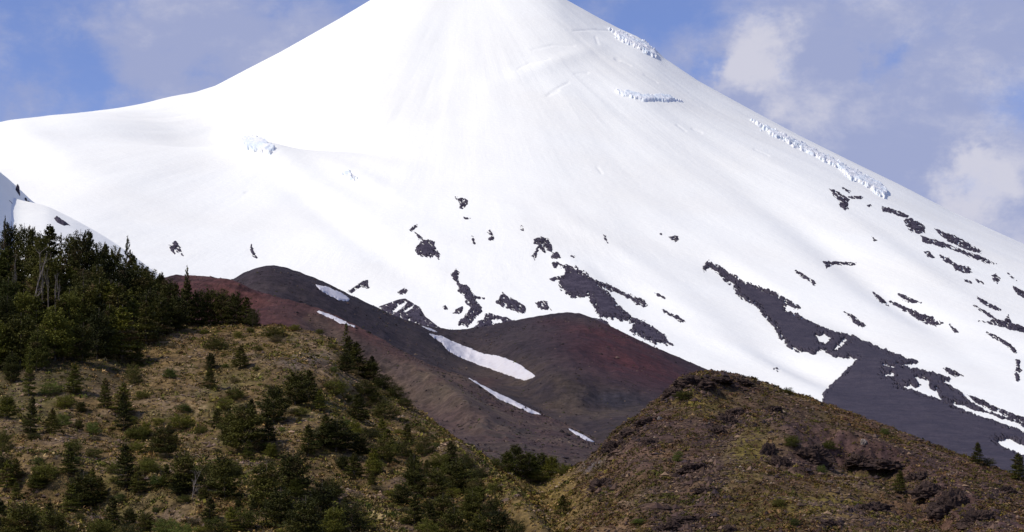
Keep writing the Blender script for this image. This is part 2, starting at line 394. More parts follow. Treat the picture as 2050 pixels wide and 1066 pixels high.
# ---- scoria hills in the middle distance
def blobmask(L, px, py, sx, sy, deg=0):
    c, s = math.cos(R(deg)), math.sin(R(deg)); u = (L.px-px)*c + (L.py-py)*s; v = -(L.px-px)*s + (L.py-py)*c
    return np.exp(-0.5*(u/sx)**2-0.5*(v/sy)**2)
def mixc(c, f, col):
    return c*(1-f[..., None]) + np.array(col)*f[..., None]
def col_cones(L):
    X, Y = L.P[..., 0], L.P[..., 1]; n = fbm(X/60, Y/60, 1.5, 5, 0.6); n2 = fbm(X/14, Y/22, 4.5, 4, 0.6)
    c = np.zeros(L.P.shape) + np.array((0.040, 0.031, 0.036))
    c = mixc(c, np.clip(0.6*sstep(n, -.1, .5), 0, 1), (0.062, 0.048, 0.046))
    for a in [(1280, 715, 90, 24, 26, .95), (1180, 690, 55, 45, 10, .45), (1205, 655, 50, 12, 24, .7), (975, 765, 16, 7, 10, 1.0), (1340, 760, 70, 16, 24, .5), (1110, 640, 30, 8, 0, .3), (1250, 730, 60, 30, 20, .6)]:
        c = mixc(c, np.clip(a[5]*.85*blobmask(L, *a[:5])*(0.8+0.7*n2), 0, .85), (0.088, 0.026, 0.026))
    c = mixc(c, np.clip(0.9*blobmask(L, 1150, 800, 170, 35, 20)*(0.6+1.2*n2), 0, .7), (0.088, 0.066, 0.042))
    c = mixc(c, np.clip(0.8*blobmask(L, 1030, 790, 120, 16, 30)*(0.6+1.2*n2), 0, .7), (0.085, 0.060, 0.045))
    c = mixc(c, np.clip(.9*blobmask(L, 1135, 632, 60, 8, 4)*(1+n2), 0, .9), (0.030, 0.024, 0.030))
    c = mixc(c, np.clip(1.1*blobmask(L, 1228, 800, 34, 12, 5), 0, .8), (0.036, 0.034, 0.042))
    c = mixc(c, np.clip(0.5*blobmask(L, 1180, 645, 30, 7, 10), 0, .8), (0.12, 0.085, 0.075))
    return c*np.array((0.84, 0.81, 0.84))
c2 = np.arange(-60, 2300, 2.8)
x2 = [-60, 240, 380, 440, 470, 500, 525, 545, 575, 610, 640, 700, 760, 800, 850, 890, 910, 960, 1010, 1060, 1100, 1135, 1165, 1190, 1230, 1300, 1360, 1420, 1500, 1600, 1760, 2000, 2300]
y2 = [760, 660, 600, 572, 556, 541, 533, 531, 536, 549, 560, 590, 618, 637, 652, 659, 661, 656, 646, 636, 629, 625, 628, 639, 657, 691, 716, 742, 780, 830, 900, 1010, 1120]
d2 = [1000, 1050, 1050, 1050, 1050, 1050, 1050, 1050, 1055, 1060, 1065, 1080, 1100, 1115, 1140, 1165, 1180, 1195, 1200, 1205, 1205, 1205, 1200, 1195, 1185, 1165, 1150, 1130, 1100, 1060, 1000, 930, 860]
def gully(L):   # the hollow between the two cones
    t = np.clip((L.py-660)/170, 0, 1); cxl = 905 + t*250
    L.P[:L.nf, :, 2] -= (6*np.exp(-0.5*((L.px-cxl)/45)**2)*sstep(L.py, 655, 700))[:L.nf]
def gul(L):
    L.finish(); gully(L)
    L.P[:L.nf, :, 2] -= (5*blobmask(L, 1200, 790, 60, 18, 10))[:L.nf]
CON = loft('scoria_cones', c2, [(x2, [1330]*len(x2), [470]*len(x2)), (x2, [max(930, y+90) for y in y2], [640]*len(x2)), (x2, [y+(max(930, y+90)-y)*0.55 for y in y2], [800 if x < 900 else min(840, d*.82) for x, d in zip(x2, d2)]),
                             (x2, [y+14 for y in y2], [d-60 for d in d2]), (x2, y2, d2)], [14, 90, 160, 40],
           [(20, -1.5), (50, -9), (110, -30), (240, -90)], [(2.2, 90, False), (1.3, 26, 'gully'), (0.5, 9, 'gully'), (0.22, 3.5, False)], MSCORIA, crest_sig=4, colfn=col_cones, warpfn=gul)
tag(CON.obj, kind='structure')

def col_spur(L):
    X, Y = L.P[..., 0], L.P[..., 1]; n = fbm(X/40, Y/40, 7.5, 5, 0.6); n2 = fbm(X/9, Y/14, 2.5, 4, 0.6)
    c = np.zeros(L.P.shape) + np.array((0.078, 0.052, 0.050))
    c = mixc(c, np.clip(0.8*sstep(n, -.15, .4), 0, 1), (0.100, 0.078, 0.060))
    c = mixc(c, sstep(n2, 0.1, 0.5)*.5*sstep(L.px, 850, 950), (0.125, 0.105, 0.075))
    c = mixc(c, np.clip(1.3*sstep(-L.px, -660, -560)*(0.66+0.6*n), 0, .8), (0.095, 0.037, 0.037))
    c = mixc(c, np.clip(1.1*blobmask(L, 740, 665, 110, 16, 30), 0, .8), (0.098, 0.038, 0.036))
    c = mixc(c, np.clip(.8*blobmask(L, 700, 700, 90, 18, 30)*(0.7+n2), 0, .7), (0.10, 0.075, 0.05))
    c = mixc(c, np.clip(.7*blobmask(L, 870, 770, 90, 30, 40)*(0.8+n2), 0, .7), (0.115, 0.095, 0.065))
    c = mixc(c, np.clip(.8*blobmask(L, 780, 730, 80, 12, 35)*(0.8+n2), 0, .7), (0.055, 0.042, 0.045))
    c = mixc(c, np.clip(.8*blobmask(L, 1000, 860, 60, 14, 5)*sstep(n2, 0, .3), 0, .7), (0.05, 0.045, 0.04))
    c = mixc(c, 0.8*sstep(-(L.px-380), 0, 30)*sstep(-(L.py-566), -4, 6), (0.05, 0.032, 0.036))
    c = mixc(c, np.clip(1.2*blobmask(L, 480, 577, 30, 2.2, 14)*(1+n2), 0, .8), (0.045, 0.022, 0.026))
    c = mixc(c, np.clip(1.0*blobmask(L, 430, 563, 40, 1.6, 2)*(1+n2), 0, .7), (0.045, 0.022, 0.026))
    return c*np.array((0.82, 0.75, 0.72))
c1 = np.arange(-200, 1330, 2.4)
x1 = [-200, 180, 300, 345, 395, 440, 470, 505, 560, 600, 640, 700, 760, 800, 860, 900, 930, 985, 1080, 1140, 1190, 1240, 1330]
y1 = [700, 590, 562, 551, 552, 556, 562, 580, 596, 606, 618, 645, 676, 700, 730, 744, 752, 782, 826, 852, 878, 900, 935]
d1 = [740, 760, 760, 760, 758, 752, 745, 735, 725, 718, 712, 700, 688, 680, 668, 660, 652, 642, 620, 600, 580, 560, 520]
def rib1(L):
    L.finish()
    n = 4.0*blobmask(L, 470, 572, 30, 5, 14) - 4.0*blobmask(L, 490, 590, 34, 6, 14) - 5*blobmask(L, 760, 730, 120, 14, 35) + 4*blobmask(L, 860, 765, 120, 18, 35)
    L.P[:L.nf, :, 2] += n[:L.nf]
SPUR = loft('scoria_slope', c1, [(x1, [1400]*len(x1), [270]*len(x1)), (x1, [980]*len(x1), [330]*len(x1)), (x1, [y+(980-y)*0.5 for y in y1], [d*0.74 for d in d1]), (x1, y1, d1)], [14, 120, 200],
            [(12, -3), (30, -12), (60, -32), (130, -80)], [(1.3, 60, False), (1.0, 17, 'gully'), (0.45, 6, 'gully'), (0.2, 2.5, False)], MSCORIA, crest_sig=4, colfn=col_spur, warpfn=rib1)
tag(SPUR.obj, kind='structure')

# ---- the near ground: bushy hillside at left, grassy ravine, heath hill at right
xg = [-1100, -700, -420, -100, 0, 150, 280, 400, 520, 600, 640, 665, 690, 740, 790, 850, 900, 950, 1000, 1050, 1100, 1150, 1180, 1200, 1230, 1280, 1320, 1360, 1400, 1440, 1500, 1600, 1700, 1800, 1900, 2050, 2470]
yg = [1000, 830, 660, 535, 545, 570, 615, 645, 648, 658, 668, 678, 700, 745, 785, 828, 868, 905, 934, 950, 954, 936, 915, 893, 866, 826, 792, 760, 743, 744, 755, 789, 824, 862, 902, 960, 1085]
dg = [240, 262, 268, 268, 266, 262, 258, 254, 250, 247, 244, 242, 240, 234, 228, 222, 218, 216, 218, 226, 232, 226, 218, 214, 212, 214, 216, 218, 220, 222, 224, 226, 226, 222, 218, 208, 180]
def ravine(L):
    L.finish(); px, py = L.px, L.py
    # spur on the left whose far side falls into the ravine, and the ravine floor
    ln = 930 + (py-880)*0.80
    L.P[:L.nf, :, 2] += (2.2*np.exp(-0.5*((px-ln+45)/34)**2)*sstep(py, 880, 940) - 1.3*np.exp(-0.5*((px-ln-60)/45)**2)*sstep(py, 900, 980))[:L.nf]
    for q in [(1740, 905, 1.6, 75, 10, 14), (1740, 932, -1.6, 85, 9, 14), (1600, 880, 1.6, 70, 16, 10), (1600, 925, -1.3, 60, 12, 10), (1440, 850, -1.0, 30, 45, 35), (1400, 760, 1.2, 70, 12, 0),
              (1900, 990, 1.5, 60, 16, 20), (1880, 1030, -1.5, 60, 14, 20), (1240, 880, 1.0, 30, 30, -45), (1760, 1000, -1.2, 50, 8, 5),
              (300, 860, -1.2, 200, 25, 10), (560, 760, 1.2, 120, 20, 8), (700, 790, -1.4, 60, 12, 10), (640, 930, -1.0, 90, 20, 15), (150, 960, 1.2, 160, 18, 12), (120, 990, -1.2, 160, 12, 12)]:
        L.P[:L.nf, :, 2] += (q[2]*blobmask(L, q[0], q[1], q[3], q[4], q[5]))[:L.nf]
def col_ground(L):
    X, Y = L.P[..., 0], L.P[..., 1]
    n = fbm(X/9, Y/14, 1.5, 5, 0.62); n2 = fbm(X/2.2, Y/3.5, 4.5, 4, 0.65); n3 = fbm(X/22, Y/30, 9.5, 4, 0.6); n4 = fbm(X/5, Y/8, 14.5, 4, 0.6)
    right = sstep(L.px, 1120, 1230)
    c = np.zeros(L.P.shape) + np.array((0.128, 0.084, 0.034))
    c = mixc(c, .75*sstep(n, 0.0, .45), (0.090, 0.082, 0.026))
    c = mixc(c, .7*sstep(n2, .05, .45), (0.250, 0.175, 0.100))
    c = mixc(c, .75*sstep(-n3+.3*n2, .1, .45), (0.082, 0.052, 0.034))
    c = mixc(c, .4*sstep(n4, .2, .5), (0.15, 0.11, 0.085))
    cr = np.zeros(L.P.shape) + np.array((0.098, 0.058, 0.033))
    cr = mixc(cr, .85*sstep(n, -.05, .4), (0.088, 0.070, 0.022))
    cr = mixc(cr, .75*sstep(n3+.4*n4, .02, .4), (0.070, 0.043, 0.038))
    cr = mixc(cr, .6*sstep(-n4, .15, .5), (0.170, 0.105, 0.055))
    cr = mixc(cr, .5*sstep(L.px, 1500, 1800), (0.115, 0.058, 0.036))
    cr = mixc(cr, .55*sstep(n2, .2, .5), (0.19, 0.13, 0.085))
    for a in [(1440, 760, 100, 14, 3), (1460, 840, 70, 22, -48), (1560, 850, 60, 15, 20), (1600, 915, 90, 22, 5), (1730, 890, 80, 18, 20), (1900, 990, 90, 30, 20), (1300, 870, 80, 30, -40), (1860, 880, 70, 10, 24), (2000, 1030, 80, 30, 20), (1420, 930, 70, 20, -30)]:
        cr = mixc(cr, np.clip(.95*blobmask(L, *a)*(0.75+1.3*n2), 0, .85), (0.062, 0.036, 0.036))
    for a in [(1400, 805, 50, 16, 10), (1730, 960, 60, 9, 5), (1600, 790, 80, 6, 16), (1500, 900, 40, 40, -30), (1650, 1010, 90, 18, 0)]:
        cr = mixc(cr, np.clip(.8*blobmask(L, *a)*(0.8+.8*n2), 0, .8), (0.150, 0.120, 0.018))
    c = c*(1-right[..., None]) + cr*right[..., None]
    c = mixc(c, np.clip(1.0*blobmask(L, 1090, 990, 75, 50, 0)*(0.8+.4*n2), 0, .9), (0.150, 0.105, 0.030))
    c = mixc(c, np.clip(.9*blobmask(L, 1180, 935, 16, 10, -20), 0, .9), (0.085, 0.070, 0.075))
    c = mixc(c, np.clip(.9*blobmask(L, 610, 722, 40, 10, -12)*(.8+n2), 0, .8), (0.155, 0.125, 0.115))
    c = mixc(c, np.clip(1.0*blobmask(L, 690, 738, 70, 5, 8), 0, .8), (0.060, 0.040, 0.028))
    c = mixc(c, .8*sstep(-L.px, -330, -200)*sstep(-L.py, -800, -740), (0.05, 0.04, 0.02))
    return c
cg = np.arange(-1100, 2470, 3.9)
def cuts(vals): return (xg, vals[0], vals[1])
front = [130, 132, 134, 134, 134, 134, 134, 134, 134, 134, 134, 134, 134, 134, 136, 138, 140, 142, 144, 146, 147, 146, 145, 144, 143, 142, 141, 140, 138, 137, 136, 134, 133, 132, 131, 129, 120]
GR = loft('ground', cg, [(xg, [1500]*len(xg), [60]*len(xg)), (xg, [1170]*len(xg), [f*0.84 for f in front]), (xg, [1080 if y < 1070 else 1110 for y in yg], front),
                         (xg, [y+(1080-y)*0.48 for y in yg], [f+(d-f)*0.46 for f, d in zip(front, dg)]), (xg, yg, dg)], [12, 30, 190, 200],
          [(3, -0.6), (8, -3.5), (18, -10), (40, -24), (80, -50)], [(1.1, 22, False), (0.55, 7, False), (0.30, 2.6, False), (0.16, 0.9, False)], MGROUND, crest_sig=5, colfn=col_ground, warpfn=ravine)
tag(GR.obj, kind='structure')
# the ground the viewer stands on, joined to the front of the near ground
f0 = GR.P[0]; xs = f0[:, 0]; rowsn = []
for t in (0, .25, .5, .75, 1.0): 
    q = f0.copy(); q[:, 1] = f0[:, 1]*(1-t) - 40*t; q[:, 0] = f0[:, 0]*(1+t*1.5); q[:, 2] = f0[:, 2] - 0.02
    rowsn.append(q)
PN = np.stack(rowsn[::-1])
tag(link('path', new_mesh('path', PN, grid_faces(5, len(xs)), MGROUND, True, np.zeros(PN.shape)+np.array((0.15, 0.10, 0.06)))), kind='structure')

# ------------------------------------------------------------------ patches that lie on a layer (rock through snow, snow on scoria, ice)
def sdf_poly(pts, X, Y):
    pts = np.asarray(pts, float); d = np.full(X.shape, 1e18); ins = np.zeros(X.shape, bool); n = len(pts)
    for i in range(n):
        ax, ay = pts[i]; bx, by = pts[(i+1) % n]
        ex, ey = bx-ax, by-ay; L2 = ex*ex+ey*ey+1e-9
        t = np.clip(((X-ax)*ex+(Y-ay)*ey)/L2, 0, 1)
        d = np.minimum(d, (X-ax-t*ex)**2+(Y-ay-t*ey)**2)
        if ay != by: ins ^= ((ay > Y) != (by > Y)) & (X < ex*(Y-ay)/(by-ay)+ax)
    return np.sqrt(d)*np.where(ins, 1, -1)
def patch(L, name, label, cat, polys, mat, holes=(), step=1.1, rag=1.0, lift=1.0, maxh=6.0, relief=1.5, rsc=12.0, group=None, grow=0.6, kind=None, smooth=True):
    allp = np.concatenate([np.asarray(p, float) for p in polys])
    x0, y0 = allp.min(0)-7; x1, y1 = allp.max(0)+7
    gx = np.arange(x0, x1, step); cols = [L.column(p) for p in gx]
    gy = np.arange(y0, y1, step)
    crest = np.array([c[1][0] for c in cols])
    P = np.stack([np.stack([np.interp(gy, c[1], c[0][:, j]) for j in range(3)], -1) for c in cols], 1)
    GX, GY = np.meshgrid(gx, gy)
    s = np.max([sdf_poly(p, GX, GY) for p in polys], axis=0)
    for h in holes: s = np.minimum(s, -sdf_poly(h, GX, GY))
    u = GX*0.85+GY*0.53; v = -GX*0.53+GY*0.85      # ragged teeth drawn out along the fall line
    nz = 2.6*fbm(u/16, v/9, 1.1, 3) + 1.9*fbm(u/6, v/3.2, 3.1, 3) + 0.35*gnoise(GX/2.0, GY/1.6, 5.0)
    s = s + rag*nz + grow
    if L is VOL and mat is not MICE:              # small tongues and specks of snow inside the rock
        hh = fbm(u/9.0, v/2.9, 9.1+len(label), 3, .7); hh = np.where((mat == MFIELD) & (GX > 1600), hh-.12, hh)
        s = np.where((hh > .07) & (s < 9), np.minimum(s, (.10-hh)*26), s)
    s = np.where(GY < crest[None, :]+0.3, -9.0, s)
    du = np.gradient(P, axis=0); dv = np.gradient(P, axis=1)
    nrm = np.cross(dv, du); nrm /= (np.linalg.norm(nrm, axis=-1, keepdims=True)+1e-9); nrm *= np.sign(nrm[..., 2:3])
    nrm = nrm*0.5 + np.array([0, -0.35, 0.5]); nrm /= np.linalg.norm(nrm, axis=-1, keepdims=True)
    off = np.where(s > 0, np.minimum(s*lift, maxh), np.maximum(s*lift*1.2, -1.2))
    rl = relief*(0.6+fbm(P[..., 0]/rsc, P[..., 1]/rsc, P[..., 2]/rsc, 3 if mat is MICE else 4, 0.45 if mat is MICE else .6, True))
    off = off + np.clip(s, 0, 3)/3*rl
    Q = P + nrm*off[..., None]
    kv = s > -1.6; keep = kv[:-1, :-1] | kv[1:, :-1] | kv[:-1, 1:] | kv[1:, 1:]
    F_ = grid_faces(*GX.shape, keep)
    used = np.unique(F_); mp = np.full(GX.size, -1); mp[used] = np.arange(len(used))
    V = Q.reshape(-1, 3)[used]; base = V.mean(0)
    o = link(name, new_mesh(name, V-base, mp[F_], mat, smooth)); o.location = base
    tag(o, label, cat, group, kind)
    return o
def c6(p): return [(x/2.806+680, y/2.805+360) for x, y in p]
def c7(p): return [(x/1.777+1350, y/1.777+340) for x, y in p]
def cR(p): return [(x/1.998+1024, y/2.0) for x, y in p]
def cL(p): return [(x/2.0, y/2.0) for x, y in p]
def c8(p): return [(x/2.278+340, y/2.279+500) for x, y in p]
RG = 'dark rocks showing through the volcano snow'
def rock(label, polys, **k):
    patch(VOL, 'rock_outcrop', label, 'rock outcrop', polys, MROCKFAR, group=RG, **{**dict(rag=1.9, lift=.35, maxh=.9, relief=.9, rsc=7, step=.7), **k})
small = dict(rag=1.2, grow=1.0, step=.7)
rock('rounded dark crag alone high on the snow, its outline like a helmet', [c6([(445,365),(470,345),(500,335),(535,352),(540,385),(570,425),(560,445),(540,425),(520,440),(470,435),(435,415),(432,380)])], rag=1.50)
rock('short trail of dark rocks leading up from the helmet shaped crag', [c6([(397,283),(425,258),(440,247),(435,265),(410,290)]), c6([(420,290),(465,325),(470,340),(450,335)])], **small)
rock('highest dark rock cluster in the middle of the snow slope', [c6([(640,100),(660,98),(655,110)]), c6([(668,110),(690,105),(720,118),(715,140),(695,162),(675,158),(680,135)])], **small)
rock('tiny dark rock just below the highest rock cluster', [c6([(692,213),(735,217),(712,224)])], **small)
rock('small curved dark rock between the two high crags', [c6([(825,290),(845,285),(865,315),(868,335),(845,345),(835,338),(850,318)])], **small)
rock('faint thin rock specks left of the small curved rock', [c6([(745,318),(752,320),(755,345),(762,362),(752,350)])], **small)
rock('tiny upright rock above the peaked rock rib', [c6([(1018,262),(1030,262),(1030,284),(1020,280)])], **small)
rock('thin sliver of rock on open snow right of the peaked rib', [c6([(1478,310),(1492,318),(1502,355),(1490,345)])], **small)
rock('small isolated dark rock with a snow cap on the right snowfield', [c6([(1845,320),(1890,318),(1895,335),(1880,348),(1860,340)]), c6([(1797,303),(1805,303),(1803,312)])], **small)
rock('arrowhead shaped rock at the top of the central rock rib', [c6([(1090,335),(1130,320),(1168,335),(1190,375),(1195,410),(1165,395),(1150,375),(1155,415),(1140,405),(1120,385),(1105,430),(1095,452),(1082,430),(1105,390),(1115,365),(1090,358)])], rag=1.35)
rock('broken rocks linking the arrowhead rock to the long central rib', [c6([(1195,410),(1225,408),(1240,440),(1220,445),(1185,440)]), c6([(1190,465),(1225,470),(1215,495),(1200,490)])], rag=1.35)
rock('long forked dark rib running down to the right hand scoria cone', [c6([(1225,470),(1260,478),(1300,490),(1340,505),(1400,545),(1470,580),(1560,620),(1640,655),(1700,680),(1722,700),(1700,712),(1660,700),(1630,670),(1560,640),(1470,605),(1540,680),(1580,730),(1640,775),(1700,800),(1760,835),(1810,870),(1830,905),(1855,930),(1800,920),(1760,925),(1700,895),(1660,870),(1620,850),(1640,810),(1600,795),(1540,785),(1490,785),(1440,755),(1410,700),(1395,655),(1340,655),(1310,668),(1280,650),(1225,600),(1230,560),(1275,515),(1235,490)])], rag=2.6)
rock('short jagged spike sticking out left of the forked rib', [c6([(1175,560),(1215,548),(1250,538),(1230,560),(1200,570)])], **small)
rock('low rock just behind the summit of the right scoria cone', [c6([(1415,780),(1460,785),(1495,800),(1520,835),(1470,825)])], **small)
rock('winding dark rib left of centre ending above the saddle', [c6([(630,530),(655,505),(672,525),(665,560),(680,590),(720,590),(745,630),(770,655),(810,668),(765,670),(800,730),(800,745),(770,770),(750,800),(720,825),(690,815),(670,820),(670,795),(700,780),(740,720),(710,690),(700,650),(670,630),(675,600),(650,575)])], rag=1.35)
rock('dark arch of rock right at the saddle between the cones', [c6([(750,845),(780,795),(810,790),(820,755),(850,750),(900,770),(960,785),(1000,800),(940,820),(860,835),(790,850)])], holes=[c6([(855,790),(905,782),(915,805),(870,815)])], rag=1.20)
rock('small tilted rock left of the winding rib', [c6([(640,750),(670,725),(695,715),(690,740),(670,755)])], **small)
rock('boat shaped dark rock with a small point on top', [c6([(880,680),(915,645),(915,630),(930,650),(960,665),(1020,695),(1040,715),(1045,745),(1015,755),(990,740),(940,720),(905,710),(885,695)])], rag=1.20)
rock('squarish small rock directly above the right scoria cone slope', [c6([(1095,690),(1130,685),(1170,683),(1165,700),(1185,735),(1150,730),(1120,725)])], rag=1.20)
rock('small triangular rock above the arched rock bands', [c6([(335,632),(365,612),(385,620),(375,638),(350,640)])], **small)
rock('slanting dark rock touching the crest of the left dark cone', [c6([(60,630),(100,600),(135,575),(165,565),(170,590),(180,612),(155,605),(135,600),(100,615),(75,635)])], **small)
rock('arched rock bands striped with snow behind the left cone ridge', [c6([(225,715),(290,690),(340,672),(375,668),(430,700),(460,715),(470,740),(490,770),(560,825),(600,850),(540,840),(440,815),(300,760)])],
     holes=[c6([(310,740),(340,705),(385,690),(375,705),(350,725),(325,745)]), c6([(365,745),(400,720),(425,705),(410,725),(380,745)])], rag=.35, grow=0)
rock('tiny rock on snow between the arched bands and winding rib', [c6([(580,715),(600,710),(607,725),(595,730)])], **small)
rock('short dark dash of rock right of the forked rib', [c6([(1745,630),(1790,645),(1818,667),(1790,660)])], **small)
rock('dark dashed rock line below the short dash, above the right cone flank', [c6([(1800,727),(1840,750),(1890,770),(1930,800),(1900,800),(1860,770),(1820,755)])], **small)
rock('tiny dark speck of rock just right of the arrowhead rock', [c6([(1300,428),(1318,430),(1310,438)])], **small)
rock('pair of small rocks low on the left snowfield above the forest', [[(350,487),(357,483),(365,495),(372,512),(360,503),(352,498)], [(344,491),(349,493),(356,508),(349,502)]], **small)
rock('thin hooked rock right of the pair above the forest', [[(508,490),(511,500),(514,508),(520,517),(510,513),(506,500)]], **small)
FIELD = [c7([(95,345),(115,325),(145,340),(165,355),(200,372),(240,395),(300,420),(350,440),(400,470),(438,490),(425,500),(390,482),(385,500),(420,515),(470,540),(540,575),(600,588),(650,605),(700,630),(760,655),(848,685),(790,698),(870,718),(965,745),(925,757),(985,790),(1020,825),(1060,850),(1110,872),(1180,895),(1244,920),(1400,980),(1540,1030),(1540,1230),(1000,1150),(500,900),(510,795),(632,675),(600,670),(550,668),(525,650),(480,655),(440,650),(400,640),(365,610),(340,560),(320,540),(290,500),(270,480),(240,470),(210,440),(200,410),(170,395),(150,375),(115,350),(100,358)])]
FH = [c7([(488,592),(520,588),(540,600),(520,622),(500,620)]), c7([(545,642),(590,603),(597,610),(560,645)]), c7([(480,658),(500,640),(525,650),(520,670)]),
      c7([(765,768),(830,775),(850,765),(830,738),(870,745),(882,755),(880,775),(910,795),(920,822),(880,808),(830,790)]), c7([(716,727),(757,729),(754,739),(725,739)]), c7([(722,696),(762,701),(757,709)]),
      c7([(925,824),(1000,841),(1080,868),(1160,893),(1244,923),(1400,985),(1400,1012),(1244,950),(1160,918),(1060,882),(990,857)]),
      c7([(1100,965),(1150,960),(1200,980),(1260,1010),(1320,1040),(1260,1035),(1180,1012),(1120,985)])]
patch(VOL, 'lava_ridge', 'broad dark lava ridge widening into a bare field on the right flank', 'lava ridge', FIELD, MFIELD, holes=FH, step=1.2, rag=2.2, lift=.6, maxh=1.5, relief=.8, rsc=30)
rock('long thin dark line of rock above the lava field snow finger', [c7([(1010,801),(1060,820),(1110,846),(1170,870),(1244,901),(1400,958),(1400,968),(1244,914),(1160,882),(1100,857),(1050,834)])], rag=1.20)
rock('small dark wedge on snow above the lava field edge', [c7([(930,706),(955,708),(1000,735),(970,735),(945,722)])], **small)
rock('uppermost dark crag on the right below the ice cliffs', [c7([(545,68),(580,80),(605,100),(615,105),(610,120),(612,140),(600,142),(585,130),(580,108),(560,90)])], **small)
rock('thin broken rock line beside the uppermost right crag', [c7([(615,98),(660,95),(665,102),(630,104)]), c7([(680,128),(692,126),(685,135)]), c7([(590,62),(620,78),(618,82),(592,68)])], **small)
rock('narrow rock band along the right skyline above the square crag', [c7([(730,130),(770,142),(825,165),(820,172),(780,162),(735,148)])], **small)
rock('square dark crag close under the right skyline', [c7([(805,175),(830,172),(865,190),(880,205),(880,225),(860,228),(835,222),(815,200)])], rag=1.20)
rock('long upper rock band sloping down the right skyline', [c7([(915,210),(960,228),(1010,250),(1080,290),(1075,297),(1010,277),(970,260),(930,228)])], rag=1.65, grow=.9)
rock('long lower rock band under the skyline band', [c7([(865,235),(900,247),(960,265),(1000,285),(1060,305),(1130,335),(1100,334),(1060,320),(1010,297),(960,280),(900,264),(870,255)])], rag=1.65, grow=.9)
rock('small round rock below the square crag', [c7([(875,292),(895,295),(912,315),(890,310)])], **small)
rock('jagged stepped rock below the lower skyline band', [c7([(930,303),(960,315),(985,335),(1030,345),(1045,370),(1010,365),(985,360),(980,345),(950,325)])], rag=1.50)
rock('small upright rock right of the stepped rock', [c7([(1110,375),(1125,370),(1138,390),(1130,405),(1115,395)])], **small)
rock('dark rock near the right photo edge under the skyline', [c7([(1185,415),(1215,430),(1250,455),(1240,464),(1200,445)])], **small)
rock('tiny rock dash above the rock at the right edge', [c7([(1170,370),(1195,388),(1198,394),(1180,385)])], **small)
rock('two tiny rock specks beneath the stepped rock', [c7([(1012,393),(1035,397),(1038,403),(1015,400)]), c7([(1055,390),(1080,402),(1083,408),(1062,402)])], **small)
rock('short slanting band above the branching rocks at right', [c7([(1052,452),(1100,475),(1145,500),(1120,500),(1080,480)])], **small)
rock('branching dark rock band reaching the right edge', [c7([(1043,482),(1080,500),(1115,525),(1150,540),(1165,510),(1175,545),(1244,568),(1290,590),(1200,577),(1140,560),(1060,538),(1100,540),(1110,530),(1070,505)])], rag=1.20)
rock('short dark wedge midway on the right flank snow', [c7([(780,442),(800,445),(858,475),(820,470),(795,465)])], **small)
rock('thin rock dash left of the mottled rock band', [c7([(692,436),(720,453),(747,487),(715,470)])], **small)
rock('mottled rock band midway down the right flank', [c7([(750,468),(800,488),(860,515),(900,525),(905,540),(935,545),(910,558),(860,543),(830,520),(780,490)])], rag=1.80, grow=.9)
rock('thin dash of rock below the mottled band', [c7([(955,548),(988,578),(975,580)])], **small)
rock('thin level rock line on the upper right snowfield', [c7([(515,325),(545,328),(632,332),(630,340),(560,336),(530,348)])], **small)
rock('slanting thin rock above the long lava ridge', [c7([(418,355),(450,372),(492,400),(488,412),(455,388),(425,370)])], **small)
rock('slanting thin rock right of the long lava ridge top', [c7([(590,506),(620,520),(662,555),(650,562),(620,542)])], **small)
rock('thin curved rock line far down the right flank', [c7([(1088,578),(1120,592),(1165,620),(1195,650),(1185,653),(1150,622),(1110,600)])], **small)
rock('hook of dark rocks hanging below the thin curved line', [c7([(1187,675),(1200,680),(1195,705),(1205,715),(1195,725),(1195,755),(1185,750),(1180,725),(1188,700)])], rag=1.05, grow=.8)
rock('two tiny rocks in the snow basin above the heath hill', [c7([(345,706),(352,706),(351,718)]), c7([(336,704),(340,704),(339,710)])], **small)
rock('lone tiny rock dash on snow below the ice cliffs', [c7([(692,238),(709,252),(700,253)])], **small)
def lrock(L, label, pts): patch(L, 'rock_outcrop', label, 'rock outcrop', pts, MROCKFAR, group='rocks on the left snow ridge', rag=.7, grow=.6, lift=.25, maxh=.8, relief=.5, rsc=8, step=.6)
lrock(RB, 'flat dark rock at the left edge above the forest', [[(-60, 408), (0, 400), (14, 399), (24, 407), (5, 411), (-60, 422)]])
lrock(RB, 'dark tapering rock on the snow mound just above the treetops', [[(109, 437), (113, 434), (124, 441), (141, 452), (128, 451), (115, 446)]])

ICE = 'blue and white ice cliffs on the glacier'
def ice(label, polys, **k):
    patch(VOL, 'ice_cliff', label, 'ice cliff', polys, MICE, group=ICE, smooth=True, **{**dict(rag=2.6, lift=.6, maxh=1.2, relief=4.0, rsc=24, step=.9, grow=1.6), **k})
ice('bluish ice cliff on the upper right skyline', [cR([(395,120),(430,130),(480,150),(540,175),(575,200),(580,225),(545,215),(500,190),(440,160)])])
ice('broken ice step below the skyline ice cliff', [cR([(420,365),(480,370),(550,385),(600,380),(680,405),(620,405),(540,405),(450,385)])], rag=1.8, maxh=1.5, relief=2.6)
ice('long tumbling icefall beside the right skyline', [cR([(960,485),(1050,525),(1110,555),(1200,600),(1300,650),(1400,705),(1470,740),(1500,775),(1480,790),(1420,750),(1340,710),(1300,670),(1200,620),(1100,570),(1020,530)])])
ice('cluster of ice blocks on the left shoulder of the snow', [cL([(960,560),(1010,545),(1060,565),(1105,595),(1080,615),(1020,605),(975,590)])], relief=3, maxh=2)
ice('tiny group of ice lumps below the shoulder ice blocks', [cL([(1370,695),(1400,690),(1430,715),(1390,715)])], relief=2.5, maxh=1.5)

